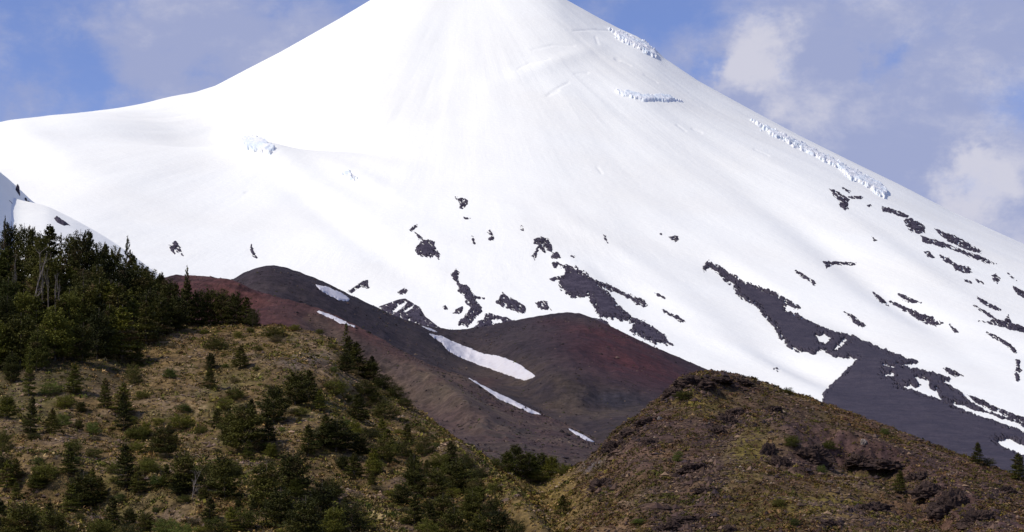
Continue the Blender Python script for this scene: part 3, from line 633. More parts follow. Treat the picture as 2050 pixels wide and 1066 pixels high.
SP = 'snow patches left on the scoria'
def snowp(L, label, polys, **k): patch(L, 'snow_patch', label, 'snow patch', polys, MSNOW_OLD, group=SP, **{**dict(rag=.9, lift=.2, maxh=(.4 if L is CON else .12), relief=.05, rsc=10, step=.8, grow=.0), **k})
snowp(CON, 'large long snow patch in the gully between the dark cones', [c8([(1185,385),(1240,395),(1330,435),(1430,475),(1500,485),(1580,515),(1640,555),(1665,577),(1625,597),(1560,580),(1480,550),(1420,530),(1320,490),(1260,455),(1240,425),(1205,405)])])
snowp(CON, 'small leaf shaped snow patch high on the left dark cone', [c8([(665,160),(720,170),(780,195),(820,225),(815,237),(770,230),(710,200),(680,180)])])
snowp(CON, 'faint sliver of snow just above the large snow patch', [c8([(1150,350),(1200,366),(1218,376),(1180,366)])], grow=.5)
snowp(SPUR, 'thin snow strip on the red slope below the left cone', [c8([(668,282),(700,286),(760,312),(840,350),(780,335),(720,308)])], grow=.8)
snowp(SPUR, 'forked thin snow strip low on the brown scoria slope', [c8([(1350,578),(1400,595),(1480,640),(1600,705),(1690,752),(1650,748),(1560,708),(1480,665)]), c8([(1450,645),(1500,668),(1595,713),(1600,722),(1500,682)])], grow=.2, rag=.6)
snowp(SPUR, 'short thin snow streak lowest on the scoria by the heath hill', [c8([(1820,818),(1880,845),(1935,877),(1900,870),(1850,844)])], grow=.6, rag=.4)

# ------------------------------------------------------------------ plants
def leaves(cen, size, rs, flat=0.35, up=0.5):
    """one small four cornered leaf spray per centre"""
    n = len(cen)
    nr = rs.normal(size=(n, 3)); nr[:, 2] = np.abs(nr[:, 2])+up; nr /= np.linalg.norm(nr, axis=1)[:, None]
    t = np.cross(nr, rs.normal(size=(n, 3))); t /= np.linalg.norm(t, axis=1)[:, None]; b = np.cross(nr, t)
    s = (size*rs.uniform(.6, 1.35, n))[:, None]
    asp = rs.uniform(.35, .8, n)[:, None]
    v = np.stack([cen-t*s*.5, cen-b*s*.5*asp+nr*s*.08, cen+t*s*.6, cen+b*s*.5*asp+nr*s*.08], 1)
    return v.reshape(-1, 3), np.arange(4*n).reshape(n, 4)
def tube(pts, rads, k=5):
    pts = np.asarray(pts, float); V = []; Fc = []
    for i, (p, r) in enumerate(zip(pts, rads)):
        d = pts[min(i+1, len(pts)-1)]-pts[max(i-1, 0)]; d /= np.linalg.norm(d)+1e-9
        a = np.cross(d, [0.3, 0.9, 0.2]); a /= np.linalg.norm(a)+1e-9; b = np.cross(d, a)
        for j in range(k):
            t = 2*math.pi*j/k; V.append(p + r*(math.cos(t)*a + math.sin(t)*b))
    for i in range(len(pts)-1):
        for j in range(k): Fc.append([i*k+j, i*k+(j+1) % k, (i+1)*k+(j+1) % k, (i+1)*k+j])
    return np.array(V), np.array(Fc)
def merge(parts):
    V = []; Fc = []; o = 0
    for v, f in parts: V.append(v); Fc.append(f+o); o += len(v)
    return np.concatenate(V), np.concatenate(Fc)
LEAF = {'dark': m_leaf('dark_foliage', (0.018, 0.023, 0.005), (0.100, 0.094, 0.016), (0.095, 0.066, 0.026)),
        'olive': m_leaf('olive_foliage', (0.055, 0.064, 0.009), (0.155, 0.145, 0.020), (0.12, 0.085, 0.035)),
        'bright': m_leaf('bright_foliage', (0.062, 0.088, 0.016), (0.120, 0.140, 0.026), (0.15, 0.12, 0.04)),
        'dry': m_leaf('dry_foliage', (0.085, 0.068, 0.026), (0.15, 0.115, 0.050), (0.19, 0.15, 0.10))}
MBARK = m_rock('bark', (0.10, 0.075, 0.055), (0.17, 0.14, 0.11), 3.0, 0.03)
MDEAD = m_rock('weathered_dead_wood', (0.22, 0.18, 0.15), (0.34, 0.29, 0.26), 3.0, 0.03)
def make_plant(kind, tone, seed, aspect):
    """unit plant one metre tall (scaled where it stands); returns (trunk mesh, crown mesh)"""
    rs = np.random.RandomState(seed); wood = []; cen = []; sh = []
    Rm = aspect*0.5
    lean = rs.normal(0, .03, 2)
    top = 0.97 if kind != 'bush' else 0.6
    tp = [np.array([lean[0]*h+rs.normal(0, .006), lean[1]*h+rs.normal(0, .006), h]) for h in np.linspace(-0.06, top, 7)]
    wood.append(tube(tp, np.linspace(.022 if kind != 'bush' else .03, .004, 7), 6))
    nb = {'conifer': 52, 'spire': 34, 'broad': 42, 'bush': 36}[kind]
    nl = {'conifer': 150, 'spire': 60, 'broad': 210, 'bush': 170}[kind]
    for i in range(nb):
        u = (i+rs.uniform(0, 1))/nb
        if kind == 'conifer': h = .04+.95*u; prof = (1-h)**.72*(1.0 if h > .14 else .8) + .05
        elif kind == 'spire': h = .05+.94*u; prof = (1-h)**.9*.95 + .07
        elif kind == 'broad': h = .07+.90*u; prof = (1-h)**.42*(1.0 if h > .16 else .82)*.97+.04
        else: h = .03+.90*u**1.2; prof = math.sqrt(max(0.02, 1-(h*1.02)**2))
        az = i*2.39996+rs.uniform(-.5, .5); L = Rm*prof*rs.uniform(.62, 1.18)
        if rs.rand() < .06: L *= 1.25
        b0 = np.array([lean[0]*h, lean[1]*h, h*(.85 if kind in ('conifer', 'spire') else .7)])
        dirn = np.array([math.cos(az), math.sin(az), rs.uniform(-.12, .22) if kind in ('conifer', 'spire') else rs.uniform(.0, .5)])
        tip = b0 + dirn*L; tip[2] = max(.02, min(tip[2] + (h-b0[2])*.8, .99))
        if i % 3 == 0 or kind == 'spire': wood.append(tube([b0, (b0+tip)/2+[0, 0, .01], tip*.98+b0*.02], [.006, .004, .0015], 4))
        n = int(nl*(.35+prof)); s = rs.uniform(.15 if kind != 'spire' else .3, 1.05, n)**.75
        c = b0 + (tip-b0)*s[:, None]
        lat = np.array([-math.sin(az), math.cos(az), 0]); wv = ((.34 if kind == 'conifer' else .24 if kind == 'spire' else .42)*L+.012)
        c += lat*(rs.normal(0, 1, n)*wv*(1.1-.5*s))[:, None]
        th = {'conifer': .010, 'spire': .007, 'broad': .016, 'bush': .035}[kind]
        c[:, 2] += rs.normal(0, th, n) - .02*s
        cen.append(c); base = rs.uniform(0, 1)
        sh.append(np.stack([np.clip(base*.6+rs.uniform(0, .4, n), 0, 1), np.full(n, rs.uniform(0, 1)), rs.uniform(0, 1, n)], -1))
    cen = np.concatenate(cen); sh = np.concatenate(sh)
    cen[:, 2] = np.maximum(cen[:, 2], 0.0)
    V, Fc = leaves(cen, {'conifer': .031, 'spire': .030, 'broad': .034, 'bush': .044}[kind], rs, up=.55)
    tv, tf = merge(wood)
    tm = new_mesh('trunk', tv, tf, MBARK, True)
    cm = new_mesh('crown', V, Fc, LEAF[tone], False, np.repeat(sh, 4, axis=0))
    return tm, cm
def make_dead(seed, spread):
    rs = np.random.RandomState(seed); wood = []
    def grow(p, d, L, r, lev):
        n = 4; pts = [p]
        for i in range(n):
            d = d + rs.normal(0, .12, 3); d[2] += .05; d /= np.linalg.norm(d); pts.append(pts[-1]+d*L/n)
        wood.append(tube(pts, np.linspace(r, r*.45, n+1), 5))
        if lev < 3:
            for k in range(5 if lev == 0 else 3):
                q = pts[rs.randint(1 if lev else 1, n+1)]
                dd = d*.7 + rs.normal(0, 1, 3)*spread; dd[2] = abs(dd[2])*.8+.15; dd /= np.linalg.norm(dd)
                grow(q, dd, L*rs.uniform(.4, .6), r*.5, lev+1)
    grow(np.array([0, 0, -.04]), np.array([0, 0, 1.0]), .72, .022, 0)
    tv, tf = merge(wood); tv[:, 2] *= 1.0/max(tv[:, 2].max(), .1)
    return tv, tf
PROTO = {}
for key, kind, tone, asp, seeds in [('conifer_dark', 'conifer', 'dark', .62, (1, 2, 3, 4)), ('conifer_olive', 'conifer', 'olive', .66, (5, 6)), ('spire_dark', 'spire', 'dark', .42, (7, 8)),
                                    ('broad_dark', 'broad', 'dark', .82, (10, 11, 12, 13)), ('broad_olive', 'broad', 'olive', .86, (15, 16)), ('bush_dark', 'bush', 'dark', 1.35, (20, 21, 22)),
                                    ('bush_olive', 'bush', 'olive', 1.4, (24, 25)), ('bush_bright', 'bush', 'bright', 1.5, (27, 28)), ('bush_dry', 'bush', 'dry', 1.5, (30, 31))]:
    PROTO[key] = [(make_plant(kind, tone, s, asp), asp) for s in seeds]
DEADV = [make_dead(s, sp) for s, sp in ((41, .55), (42, .7), (43, .8))]
DEADM = [new_mesh('trunk', v, f, MDEAD, True) for v, f in DEADV]
ROOTS = {}
rnd = random.Random(5)
NAMES = {'conifer': 'conifer', 'spire': 'conifer', 'broad': 'beech_tree', 'bush': 'shrub', 'dead': 'dead_tree'}
def stand(layer, key, px, py, wpx, hpx, label, cat, group, sink=0.0):
    """one plant whose foot stands at the ground under picture point (px, py)"""
    p = layer.at(px, py); k = p[1]/F*1.01
    if layer is GR and 'row' not in label and 'skyline' not in label: wpx *= 1.04; hpx *= 1.06
    H = hpx*k; Wd = wpx*k
    fam = key.split('_')[0]; kindname = NAMES[fam] if not (fam == 'broad' and hpx < 60) else 'beech_tree'
    if (key, 'r') not in ROOTS:
        pass
    e = bpy.data.objects.new(kindname, None); COL.objects.link(e); e.empty_display_size = 0.3
    e.location = (p[0], p[1], p[2]-sink); e.rotation_euler = (0, 0, rnd.uniform(0, 6.28))
    if fam == 'dead':
        e.scale = (Wd/.7 if Wd else H, Wd/.7 if Wd else H, H)
        link('trunk', rnd.choice(DEADM), e)
    else:
        (tm, cm), asp = rnd.choice(PROTO[key])
        e.scale = (Wd/asp, Wd/asp, H)
        link('trunk' if fam != 'bush' else 'stem', tm, e); link('crown' if fam != 'bush' else 'foliage', cm, e)
    tag(e, label, cat, group)
    return e

ORD = ['first', 'second', 'third', 'fourth', 'fifth', 'sixth', 'seventh', 'eighth', 'ninth', 'tenth', 'eleventh', 'twelfth', 'thirteenth', 'fourteenth', 'fifteenth', 'sixteenth', 'seventeenth', 'eighteenth', 'nineteenth', 'twentieth',
       'twenty-first', 'twenty-second', 'twenty-third', 'twenty-fourth', 'twenty-fifth']
LOOK = {'conifer_dark': 'dark green conical', 'conifer_olive': 'olive green conical', 'spire_dark': 'thin sparse pointed', 'broad_dark': 'dark bushy', 'broad_olive': 'olive bushy', 'bush_dark': 'dark low', 'bush_olive': 'olive low', 'bush_bright': 'bright green low', 'bush_dry': 'dry brown low'}
CAT = {'conifer': 'tree', 'spire': 'tree', 'broad': 'tree', 'bush': 'shrub', 'dead': 'dead tree'}
def sown(items, where, group, layer=None):
    """items (key, px, py, w, h); named by order from the left within one clearly bounded place"""
    items = sorted(items, key=lambda q: q[1])
    for i, (key, px, py, w_, h_) in enumerate(items):
        if 'forest skyline' in where and not key.startswith('spire'): w_ *= 1.35
        fam = key.split('_')[0]; noun = 'shrub' if fam == 'bush' else 'tree'
        lab = f"{LOOK[key]} {noun}, {ORD[i]} from left {where}"
        stand(layer or GR, key, px, py, w_, h_, lab, CAT[fam], group)

# skyline trees of the forest (top row)
top = [('spire_dark', 5, 560, 26, 135), ('broad_dark', 18, 552, 46, 113), ('broad_dark', 45, 560, 42, 118), ('conifer_dark', 62, 566, 40, 118), ('conifer_dark', 95, 560, 62, 118), ('broad_dark', 80, 575, 44, 118), ('spire_dark', 122, 560, 26, 106),
       ('broad_dark', 140, 575, 50, 112), ('broad_dark', 160, 585, 52, 132), ('conifer_dark', 174, 580, 44, 127), ('broad_dark', 195, 592, 44, 112), ('conifer_dark', 209, 580, 38, 110), ('broad_dark', 226, 596, 44, 110),
       ('spire_dark', 249, 600, 40, 137), ('conifer_dark', 262, 612, 48, 112), ('broad_dark', 275, 618, 44, 100), ('conifer_dark', 288, 622, 40, 92), ('broad_dark', 302, 630, 42, 96), ('conifer_dark', 320, 634, 40, 93), ('broad_dark', 335, 640, 40, 88), ('conifer_dark', 350, 645, 34, 82)]
sown(top, 'along the forest skyline', 'trees along the forest skyline')
# deeper forest, in four bands down the slope
rf = random.Random(21)
def band(y, x0, x1, stepx, hmin, hmax, slope, jit=12):
    out = []; x = x0
    while x < x1:
        key = rf.choice(['conifer_dark', 'conifer_dark', 'broad_dark', 'broad_dark', 'broad_dark', 'conifer_olive', 'broad_olive'])
        h = rf.uniform(hmin, hmax)*rf.choice([1, 1, .82]); out.append((key, x+rf.uniform(-6, 6), y+slope*(x-x0)+rf.uniform(-jit, jit), h*rf.uniform(.6, .92), h*(0.42 if (y == 628 and 25 < x < 155) else 1))); x += stepx*rf.uniform(.72, 1.1)
    return out
FG = 'trees inside the dense left forest'
sown(band(596, -70, 330, 31, 92, 118, .16), 'in the second row of the forest', FG)
sown(band(628, -70, 335, 31, 80, 104, .08), 'in the third row of the forest', FG)
sown(band(676, -75, 300, 32, 86, 116, .03), 'in the fourth row of the forest', FG)
sown(band(740, -75, 262, 33, 86, 118, -.04), 'in the lowest row of the forest', FG)
# pale dead trunks inside the forest
for i, (px, py, w_, h_, lab) in enumerate([(44, 622, 14, 106, 'pale bare dead trunk standing alone left in the forest'), (82, 630, 38, 128, 'bare grey dead tree with a wide twiggy head in the forest'), (98, 630, 13, 100, 'straight pale dead trunk beside the wide twiggy dead tree'),
                                           (112, 634, 17, 95, 'leaning pale dead trunk in the middle of the forest group'), (124, 636, 12, 84, 'short pale dead stick between two leaning dead trunks'), (132, 638, 17, 90, 'rightmost pale dead trunk in the forest, leaning right'), (240, 700, 24, 60, 'thin grey dead tree low at the right end of the forest')]):
    o = stand(GR, 'dead', px, py, w_, h_, lab, 'dead tree', 'pale dead trees in the left forest')
    o.location.y -= 4; o.location.z -= 0.5
# knot of trees where the forest ends
sown([('spire_dark', 370, 640, 34, 107), ('conifer_dark', 372, 650, 52, 88), ('broad_dark', 395, 652, 48, 74), ('broad_dark', 420, 650, 52, 72), ('broad_dark', 445, 650, 50, 72), ('broad_dark', 470, 650, 48, 66), ('conifer_dark', 492, 650, 40, 56), ('bush_dark', 506, 655, 30, 38),
      ('conifer_olive', 290, 668, 58, 74), ('conifer_dark', 325, 672, 52, 66), ('broad_dark', 355, 664, 54, 74), ('bush_dark', 300, 680, 50, 34), ('conifer_dark', 275, 735, 34, 52)], 'in the clump right of the forest', 'trees in the clump where the forest ends')
# single plants on the open left slope, read off the photograph
sown([('bush_dark', 430, 700, 44, 26), ('bush_dark', 550, 675, 42, 22), ('bush_olive', 590, 662, 24, 12), ('bush_olive', 640, 664, 20, 10), ('conifer_dark', 480, 737, 42, 42), ('broad_dark', 422, 738, 26, 32), ('conifer_dark', 420, 778, 30, 46), ('bush_bright', 340, 758, 34, 20), ('bush_dark', 268, 768, 34, 40)],
     'on the open slope nearest below the tree clump', 'plants on the upper open slope')
sown([('spire_dark', 690, 706, 28, 60), ('conifer_dark', 700, 728, 42, 56), ('conifer_dark', 716, 746, 50, 62), ('broad_dark', 690, 748, 40, 42), ('conifer_dark', 745, 728, 32, 36), ('broad_dark', 740, 762, 46, 40), ('bush_dark', 765, 778, 50, 30), ('bush_dark', 790, 796, 42, 26), ('bush_dark', 730, 790, 54, 30), ('bush_dark', 810, 815, 36, 20)],
     'in the dark knot on the ridge corner', 'dark trees on the ridge corner')
sown([('conifer_olive', 58, 793, 32, 85), ('conifer_dark', 60, 873, 36, 80), ('conifer_olive', 147, 788, 40, 60), ('conifer_dark', 210, 818, 32, 62), ('conifer_dark', 248, 862, 38, 75), ('bush_dark', 4, 905, 40, 45), ('bush_bright', 125, 855, 40, 28), ('bush_bright', 187, 870, 34, 26),
      ('bush_olive', 145, 912, 40, 34), ('bush_bright', 100, 790, 50, 26), ('broad_dark', 22, 765, 40, 60), ('bush_olive', 285, 800, 34, 18), ('bush_olive', 130, 818, 44, 22)],
     'on the left slope just below the forest', 'plants on the slope below the forest')
sown([('broad_dark', 330, 915, 62, 66), ('bush_olive', 275, 880, 50, 28), ('broad_dark', 590, 812, 70, 70), ('broad_dark', 548, 848, 66, 76), ('conifer_dark', 618, 802, 52, 62), ('broad_dark', 490, 905, 92, 96), ('conifer_dark', 500, 842, 34, 44), ('bush_olive', 360, 858, 50, 30), ('bush_olive', 450, 820, 34, 24), ('broad_dark', 458, 888, 50, 66), ('bush_olive', 470, 800, 46, 24), ('conifer_dark', 434, 858, 34, 40)],
     'in the middle of the left slope', 'plants in the middle of the left slope')
sown([('bush_olive', 670, 792, 54, 34), ('conifer_dark', 718, 842, 52, 54), ('bush_dark', 770, 838, 56, 40), ('broad_dark', 672, 903, 92, 62), ('bush_dark', 740, 880, 50, 24), ('bush_dark', 765, 925, 60, 46), ('bush_dark', 805, 915, 50, 34), ('conifer_dark', 710, 960, 48, 52), ('bush_dark', 850, 912, 44, 38), ('bush_olive', 750, 950, 42, 36), ('bush_olive', 880, 940, 50, 32), ('bush_dark', 640, 880, 40, 26)],
     'on the slope below the ridge corner', 'plants on the slope below the ridge corner')
sown([('bush_dark', 5, 962, 52, 52), ('bush_olive', 90, 965, 66, 40), ('conifer_dark', 253, 978, 62, 88), ('broad_dark', 370, 985, 74, 80), ('broad_dark', 165, 1018, 78, 72), ('broad_dark', 450, 1000, 78, 88), ('bush_dark', 410, 980, 50, 50), ('bush_olive', 300, 950, 50, 26), ('bush_bright', 315, 975, 50, 24)],
     'in the lower left of the hillside', 'plants in the lower left of the hillside')
sown([('broad_dark', 590, 990, 82, 88), ('broad_dark', 530, 1022, 90, 96), ('broad_dark', 560, 1060, 86, 80), ('broad_dark', 640, 1058, 84, 92), ('bush_dark', 705, 1062, 70, 56), ('broad_dark', 610, 1090, 90, 92), ('bush_olive', 480, 1060, 70, 44), ('broad_olive', 670, 1085, 60, 70), ('bush_dark', 660, 1000, 60, 44)],
     'in the bushy bottom centre of the hillside', 'bushy plants at the bottom of the hillside')
sown([('broad_dark', 830, 992, 56, 80), ('broad_dark', 872, 1000, 60, 62), ('broad_dark', 915, 985, 70, 62), ('bush_dark', 955, 1000, 50, 44), ('conifer_dark', 830, 1050, 46, 60), ('broad_dark', 890, 1050, 66, 60), ('broad_dark', 945, 1045, 60, 60), ('bush_dark', 985, 1040, 50, 40), ('broad_dark', 1000, 1072, 64, 50), ('bush_dark', 1035, 1075, 50, 34), ('broad_dark', 905, 1088, 70, 70), ('broad_dark', 960, 1088, 60, 56), ('bush_olive', 855, 1085, 60, 46), ('bush_dark', 930, 940, 46, 30), ('bush_dark', 960, 965, 44, 30), ('bush_olive', 990, 990, 30, 24)],
     'on the shaded spur beside the ravine', 'plants on the shaded spur beside the ravine')
sown([('broad_dark', 40, 1085, 96, 78), ('broad_dark', 105, 1088, 70, 66), ('broad_olive', 85, 1060, 46, 40), ('bush_olive', 200, 1075, 60, 34), ('bush_bright', 330, 1070, 56, 32), ('bush_bright', 365, 1080, 56, 30), ('bush_dark', 260, 1085, 60, 34), ('bush_olive', 430, 1070, 56, 34), ('bush_dark', -15, 1050, 60, 50)],
     'along the bottom left photo edge', 'plants along the bottom left edge')
sown([('bush_olive', 990, 940, 30, 24), ('broad_olive', 1015, 950, 40, 46), ('broad_dark', 1032, 952, 48, 62), ('broad_olive', 1060, 957, 54, 52), ('broad_dark', 1085, 955, 50, 48), ('broad_olive', 1105, 955, 42, 42), ('bush_olive', 1128, 952, 30, 24), ('bush_olive', 1075, 966, 50, 26)],
     'in the thicket at the ravine head', 'thicket at the head of the ravine')
stand(GR, 'conifer_dark', 1128, 1034, 34, 42, 'small lone conifer standing in the grassy ravine', 'tree', None)
stand(GR, 'dead', 385, 1000, 34, 58, 'bare grey dead shrub among bushes on the lower left slope', 'dead shrub', None).name = 'dead_shrub'
for k_, px, py, w_, h_, lab in [('conifer_dark', 1957, 928, 30, 42, 'dark small tree near the right end of the heath crest'), ('conifer_dark', 2040, 962, 46, 54, 'dark tree cut by the right photo edge on the heath'), ('bush_dark', 1978, 932, 30, 16, 'low dark shrub just right of the small heath tree'),
                               ('bush_bright', 1771, 872, 24, 15, 'bright green round shrub alone on the heath hill'), ('bush_dark', 1576, 789, 24, 13, 'small dark green shrub on the heath hill crest'), ('conifer_dark', 1800, 988, 34, 46, 'dark small tree beside rocks on the heath hill'),
                               ('bush_olive', 1585, 895, 34, 24, 'green shrub beside the two dark rocks on the heath'), ('bush_olive', 1660, 900, 32, 18, 'low green shrub right of the round dark rock'), ('bush_bright', 1355, 925, 22, 15, 'small green shrub on the left flank of the heath hill'),
                               ('bush_bright', 1590, 1052, 24, 14, 'small green shrub low on the heath near the bottom edge'), ('bush_bright', 1645, 948, 24, 17, 'green tuft shrub in the middle of the heath hill'), ('bush_olive', 1560, 1015, 30, 16, 'low olive shrub on the bottom part of the heath'),
                               ('bush_olive', 1370, 800, 40, 18, 'olive shrub under the crest rocks of the heath hill'), ('bush_olive', 1720, 1018, 26, 14, 'small dark olive shrub beside the hollow rock'), ('bush_bright', 1358, 915, 20, 12, 'tiny green shrub above the left flank shrub'),
                               ('bush_bright', 1278, 1050, 34, 12, 'flat green shrub at the foot of the heath hill')]:
    stand(GR, k_, px, py, w_, h_, lab, 'shrub' if k_.startswith('bush') else 'tree', 'plants on the heath hill')
# small low shrubs dotted over the open left slope
rq = random.Random(77); lows = {}
tries = 0; placed = []
while len(placed) < 120 and tries < 5000:
    tries += 1; px = rq.uniform(0, 960); py = rq.uniform(660, 1060)
    crest = np.interp(px, xg, yg)
    if py < crest+14 or (px < 265 and py < 790) or (px < 340 and py < 690): continue
    if any((px-a)**2+(py-b)**2*2 < 24**2 for a, b in placed): continue
    placed.append((px, py))
zones = [((0, 330), (660, 860), 'upper left'), ((330, 640), (640, 790), 'upper middle'), ((330, 640), (790, 920), 'central'), ((0, 330), (860, 960), 'middle left'), ((640, 970), (660, 900), 'upper right'), ((0, 330), (960, 1070), 'lower left'), ((330, 640), (920, 1070), 'lower middle'), ((640, 970), (900, 1070), 'lower right')]
for (a0, a1), (b0, b1), nm in zones:
    it = [(rq.choice(['bush_olive', 'bush_olive', 'bush_dark', 'bush_dry', 'bush_dry', 'bush_bright']), p, q, *(lambda s: (s, s*rq.uniform(.42, .6)))(rq.uniform(15, 32))) for p, q in placed if a0 <= p < a1 and b0 <= q < b1]
    it = sorted(it, key=lambda q: q[1])[:25]
    for i, (k_, px, py, w_, h_) in enumerate(it):
        stand(GR, k_, px, py, w_, h_, f"{LOOK[k_]} cushion shrub, {ORD[i]} from left, {nm} part of left slope", 'shrub', 'small low shrubs on the left slope')

# middle sized bushes and young trees that fill the lower left slope
mids = []; tries = 0
while len(mids) < 84 and tries < 6000:
    tries += 1; px = rq.uniform(0, 1000); py = rq.uniform(800, 1085)
    if py < np.interp(px, xg, yg)+22 or (rq.random() > (py-760)/200): continue
    if any((px-a)**2+(py-b)**2*2 < 31**2 for a, b in mids): continue
    mids.append((px, py))
for a0, a1, nm in [(0, 260, 'far left'), (260, 520, 'left centre'), (520, 760, 'right centre'), (760, 1010, 'far right')]:
  for b0, b1, nb_ in [(0, 960, 'upper'), (960, 2000, 'bottom')]:
    it = sorted(q for q in mids if a0 <= q[0] < a1 and b0 <= q[1] < b1)[:25]
    for i, (px, py) in enumerate(it):
        k_ = rq.choice(['conifer_dark', 'broad_dark', 'broad_olive', 'bush_olive', 'conifer_dark', 'conifer_olive'])
        w_ = rq.uniform(24, 50); h_ = w_*{'broad': rq.uniform(.75, 1.0), 'bush': rq.uniform(.5, .65), 'conifer': 1.25}[k_.split('_')[0]]
        stand(GR, k_, px, py, w_, h_, f"{LOOK[k_]} medium plant, {ORD[i]} from left, {nm} {nb_} band of the lower slope", CAT[k_.split('_')[0]], 'medium bushes filling the lower left slope')

# ------------------------------------------------------------------ rock outcrops on the heath hill
def outcrop(seed, w_, h_, d_, n, mat):
    """one craggy rock body: a dome mesh pushed into blocks and cracks"""
    rs = np.random.RandomState(seed); nu, nv = 60, 30
    th = np.linspace(0, 2*np.pi, nu, endpoint=False); ph = np.linspace(0, np.pi*.58, nv)
    T, Ph = np.meshgrid(th, ph)
    X, Y, Z = np.sin(Ph)*np.cos(T), np.sin(Ph)*np.sin(T), np.cos(Ph)
    o = seed*3.7
    k = .95 + .75*fbm(X*1.3+o, Y*1.3, Z*1.3, 3) + .38*fbm(X*3.0+o, Y*3.0, Z*3.0, 4, .6, True) + .16*gnoise(X*9+o, Y*9, Z*9)
    st = np.round(Z*3+.5*gnoise(X*2+o, Y*2, 0.5))/3
    V = np.stack([X*k*w_/2, Y*k*d_/2, (Z*.93+st*.07)*k*h_ - .30*h_], -1).reshape(-1, 3)
    i = np.arange(nu*nv).reshape(nv, nu); i2 = np.roll(i, -1, axis=1)
    Fc = np.stack([i[:-1], i[1:], i2[1:], i2[:-1]], -1).reshape(-1, 4)
    return new_mesh('rock', V, Fc, mat, False)
RKS = [(1385, 772, 60, 20, 'tall dark crag at the left end of the heath hill crest'), (1440, 764, 46, 9, 'low dark rock second along the heath hill crest'), (1490, 768, 30, 7, 'flat dark rock third along the heath hill crest'), (1350, 790, 36, 16, 'small crag stepping down left of the crest crag'),
       (1455, 850, 44, 26, 'dark rock on the slanting rib below the crest'), (1435, 868, 34, 16, 'lower dark rock of the slanting rib below the crest'), (1472, 828, 34, 14, 'upper small rock of the slanting rib'), (1545, 824, 36, 14, 'dark flat rock in the upper middle of the heath hill'),
       (1538, 912, 30, 30, 'upright dark rock at left of the central rock pair'), (1562, 930, 34, 20, 'lower dark rock of the central rock pair'), (1622, 918, 60, 34, 'large rounded dark rock in the centre of the heath'), (1720, 926, 50, 18, 'left end of the long dark undercut rock'), (1765, 934, 60, 16, 'right end of the long dark undercut rock'),
       (1865, 985, 54, 26, 'dark crag in the right part of the heath hill'), (1905, 1018, 60, 40, 'big dark crag low on the right of the heath'), (1840, 960, 40, 18, 'small crag above the big right crag'), (1960, 1045, 60, 28, 'dark rock near the lower right corner'), (1750, 1025, 54, 22, 'curved dark rock in a hollow near the bottom'),
       (1375, 1045, 52, 16, 'slanting dark rock near the bottom, left part of heath'), (1345, 1058, 40, 14, 'dark rock at the bottom left of the heath'), (1460, 1064, 28, 14, 'small dark rock at the bottom edge of the heath'), (1660, 1052, 38, 12, 'flat dark rock at the bottom centre of the heath'),
       (1232, 898, 36, 18, 'dark rock on the left rim of the heath hill'), (1262, 872, 34, 16, 'second dark rock up the left rim of heath hill'), (1300, 848, 40, 14, 'dark rock high on the left flank of the heath'), (1205, 972, 34, 18, 'dark boulder beside the grassy ravine floor'), (1300, 890, 26, 16, 'small dark rock in the middle of the left flank'),
       (2010, 985, 40, 12, 'low dark rock near the right edge of the heath'), (1395, 940, 50, 14, 'low dark rock in the left middle of the heath'), (1420, 985, 44, 12, 'low rock above the bottom slanting rock')]
for i, (px, py, w_, h_, lab) in enumerate(RKS):
    p = GR.at(px, py); k = p[1]/F
    o = link('boulder', outcrop(100+i, w_*k*1.15, h_*k*.85, w_*k*.9, 0, MROCKNEAR)); o.location = p; o.rotation_euler = (0, 0, (i*37 % 20-10)/40)
    tag(o, lab, 'rock', 'dark rocks on the heath hill')
for i, (px, py, w_, h_, lab) in enumerate([(1192, 932, 10, 6, 'small pale stone at the head of the ravine'), (1202, 927, 7, 5, 'tiny pale stone beside the ravine head stone'), (1320, 840, 9, 6, 'small pale boulder on the upper left flank of heath'), (1730, 887, 14, 7, 'small pinkish boulder on the heath centre right')]):
    p = GR.at(px, py); k = p[1]/F
    o = link('boulder', outcrop(200+i, w_*k, h_*k, w_*k, 0, MDEAD)); o.location = p; tag(o, lab, 'rock', 'pale stones on the heath')
# the two dark rocks in front of the shaded snow ridge at the left
for i, (px, py, w_, h_, lab) in enumerate([(35, 386, 8, 15, 'tiny dark upright rock on the shaded snow ridge crest'), (51, 402, 5, 6, 'tiny dark rock lower on the shaded snow ridge'), (56, 406, 6, 4, 'lowest tiny dark rock on the shaded snow ridge')]):
    p = RA.at(px, py); k = p[1]/F
    o = link('boulder', outcrop(300+i, w_*k, h_*k, w_*k, 0, MROCKFAR)); o.location = p; tag(o, lab, 'rock', 'tiny rocks on the shaded snow ridge')

# ------------------------------------------------------------------ ground cover: dry tufts, cushions, gravel (nobody could count them)
def scatter(n, seed, cond):
    rs = np.random.RandomState(seed); out = []
    nr, nc = GR.nf, len(GR.cx)
    r0 = 20
    ri = rs.uniform(r0, nr-2, n*3); ci = rs.uniform(1, nc-2, n*3)
    a, b = ri.astype(int), ci.astype(int); fa, fb = (ri-a)[:, None], (ci-b)[:, None]
    P = (GR.P[a, b]*(1-fa)+GR.P[a+1, b]*fa)*(1-fb) + (GR.P[a, b+1]*(1-fa)+GR.P[a+1, b+1]*fa)*fb
    px = GR.px[a, b]; py = GR.py[a, b]
    ok = cond(px, py, P, rs) & (px > -320) & (px < 2300) & (py < 1110)
    return P[ok][:n], px[ok][:n], py[ok][:n], rs
def pal(rs, n, cols, wts):
    c = np.array(cols)[rs.choice(len(cols), n, p=np.array(wts)/sum(wts))]
    return np.clip(c*rs.uniform(.45, 1.5, (n, 1)), 0, 1)
def m_plain(name):
    m, n, bs = mat_new(name); at = n.add('ShaderNodeAttribute', dict(attribute_name='tint')).outputs[0]
    n.l.new(at, bs.inputs['Base Color']); return m
MTUFT = m_plain('dry_cover')
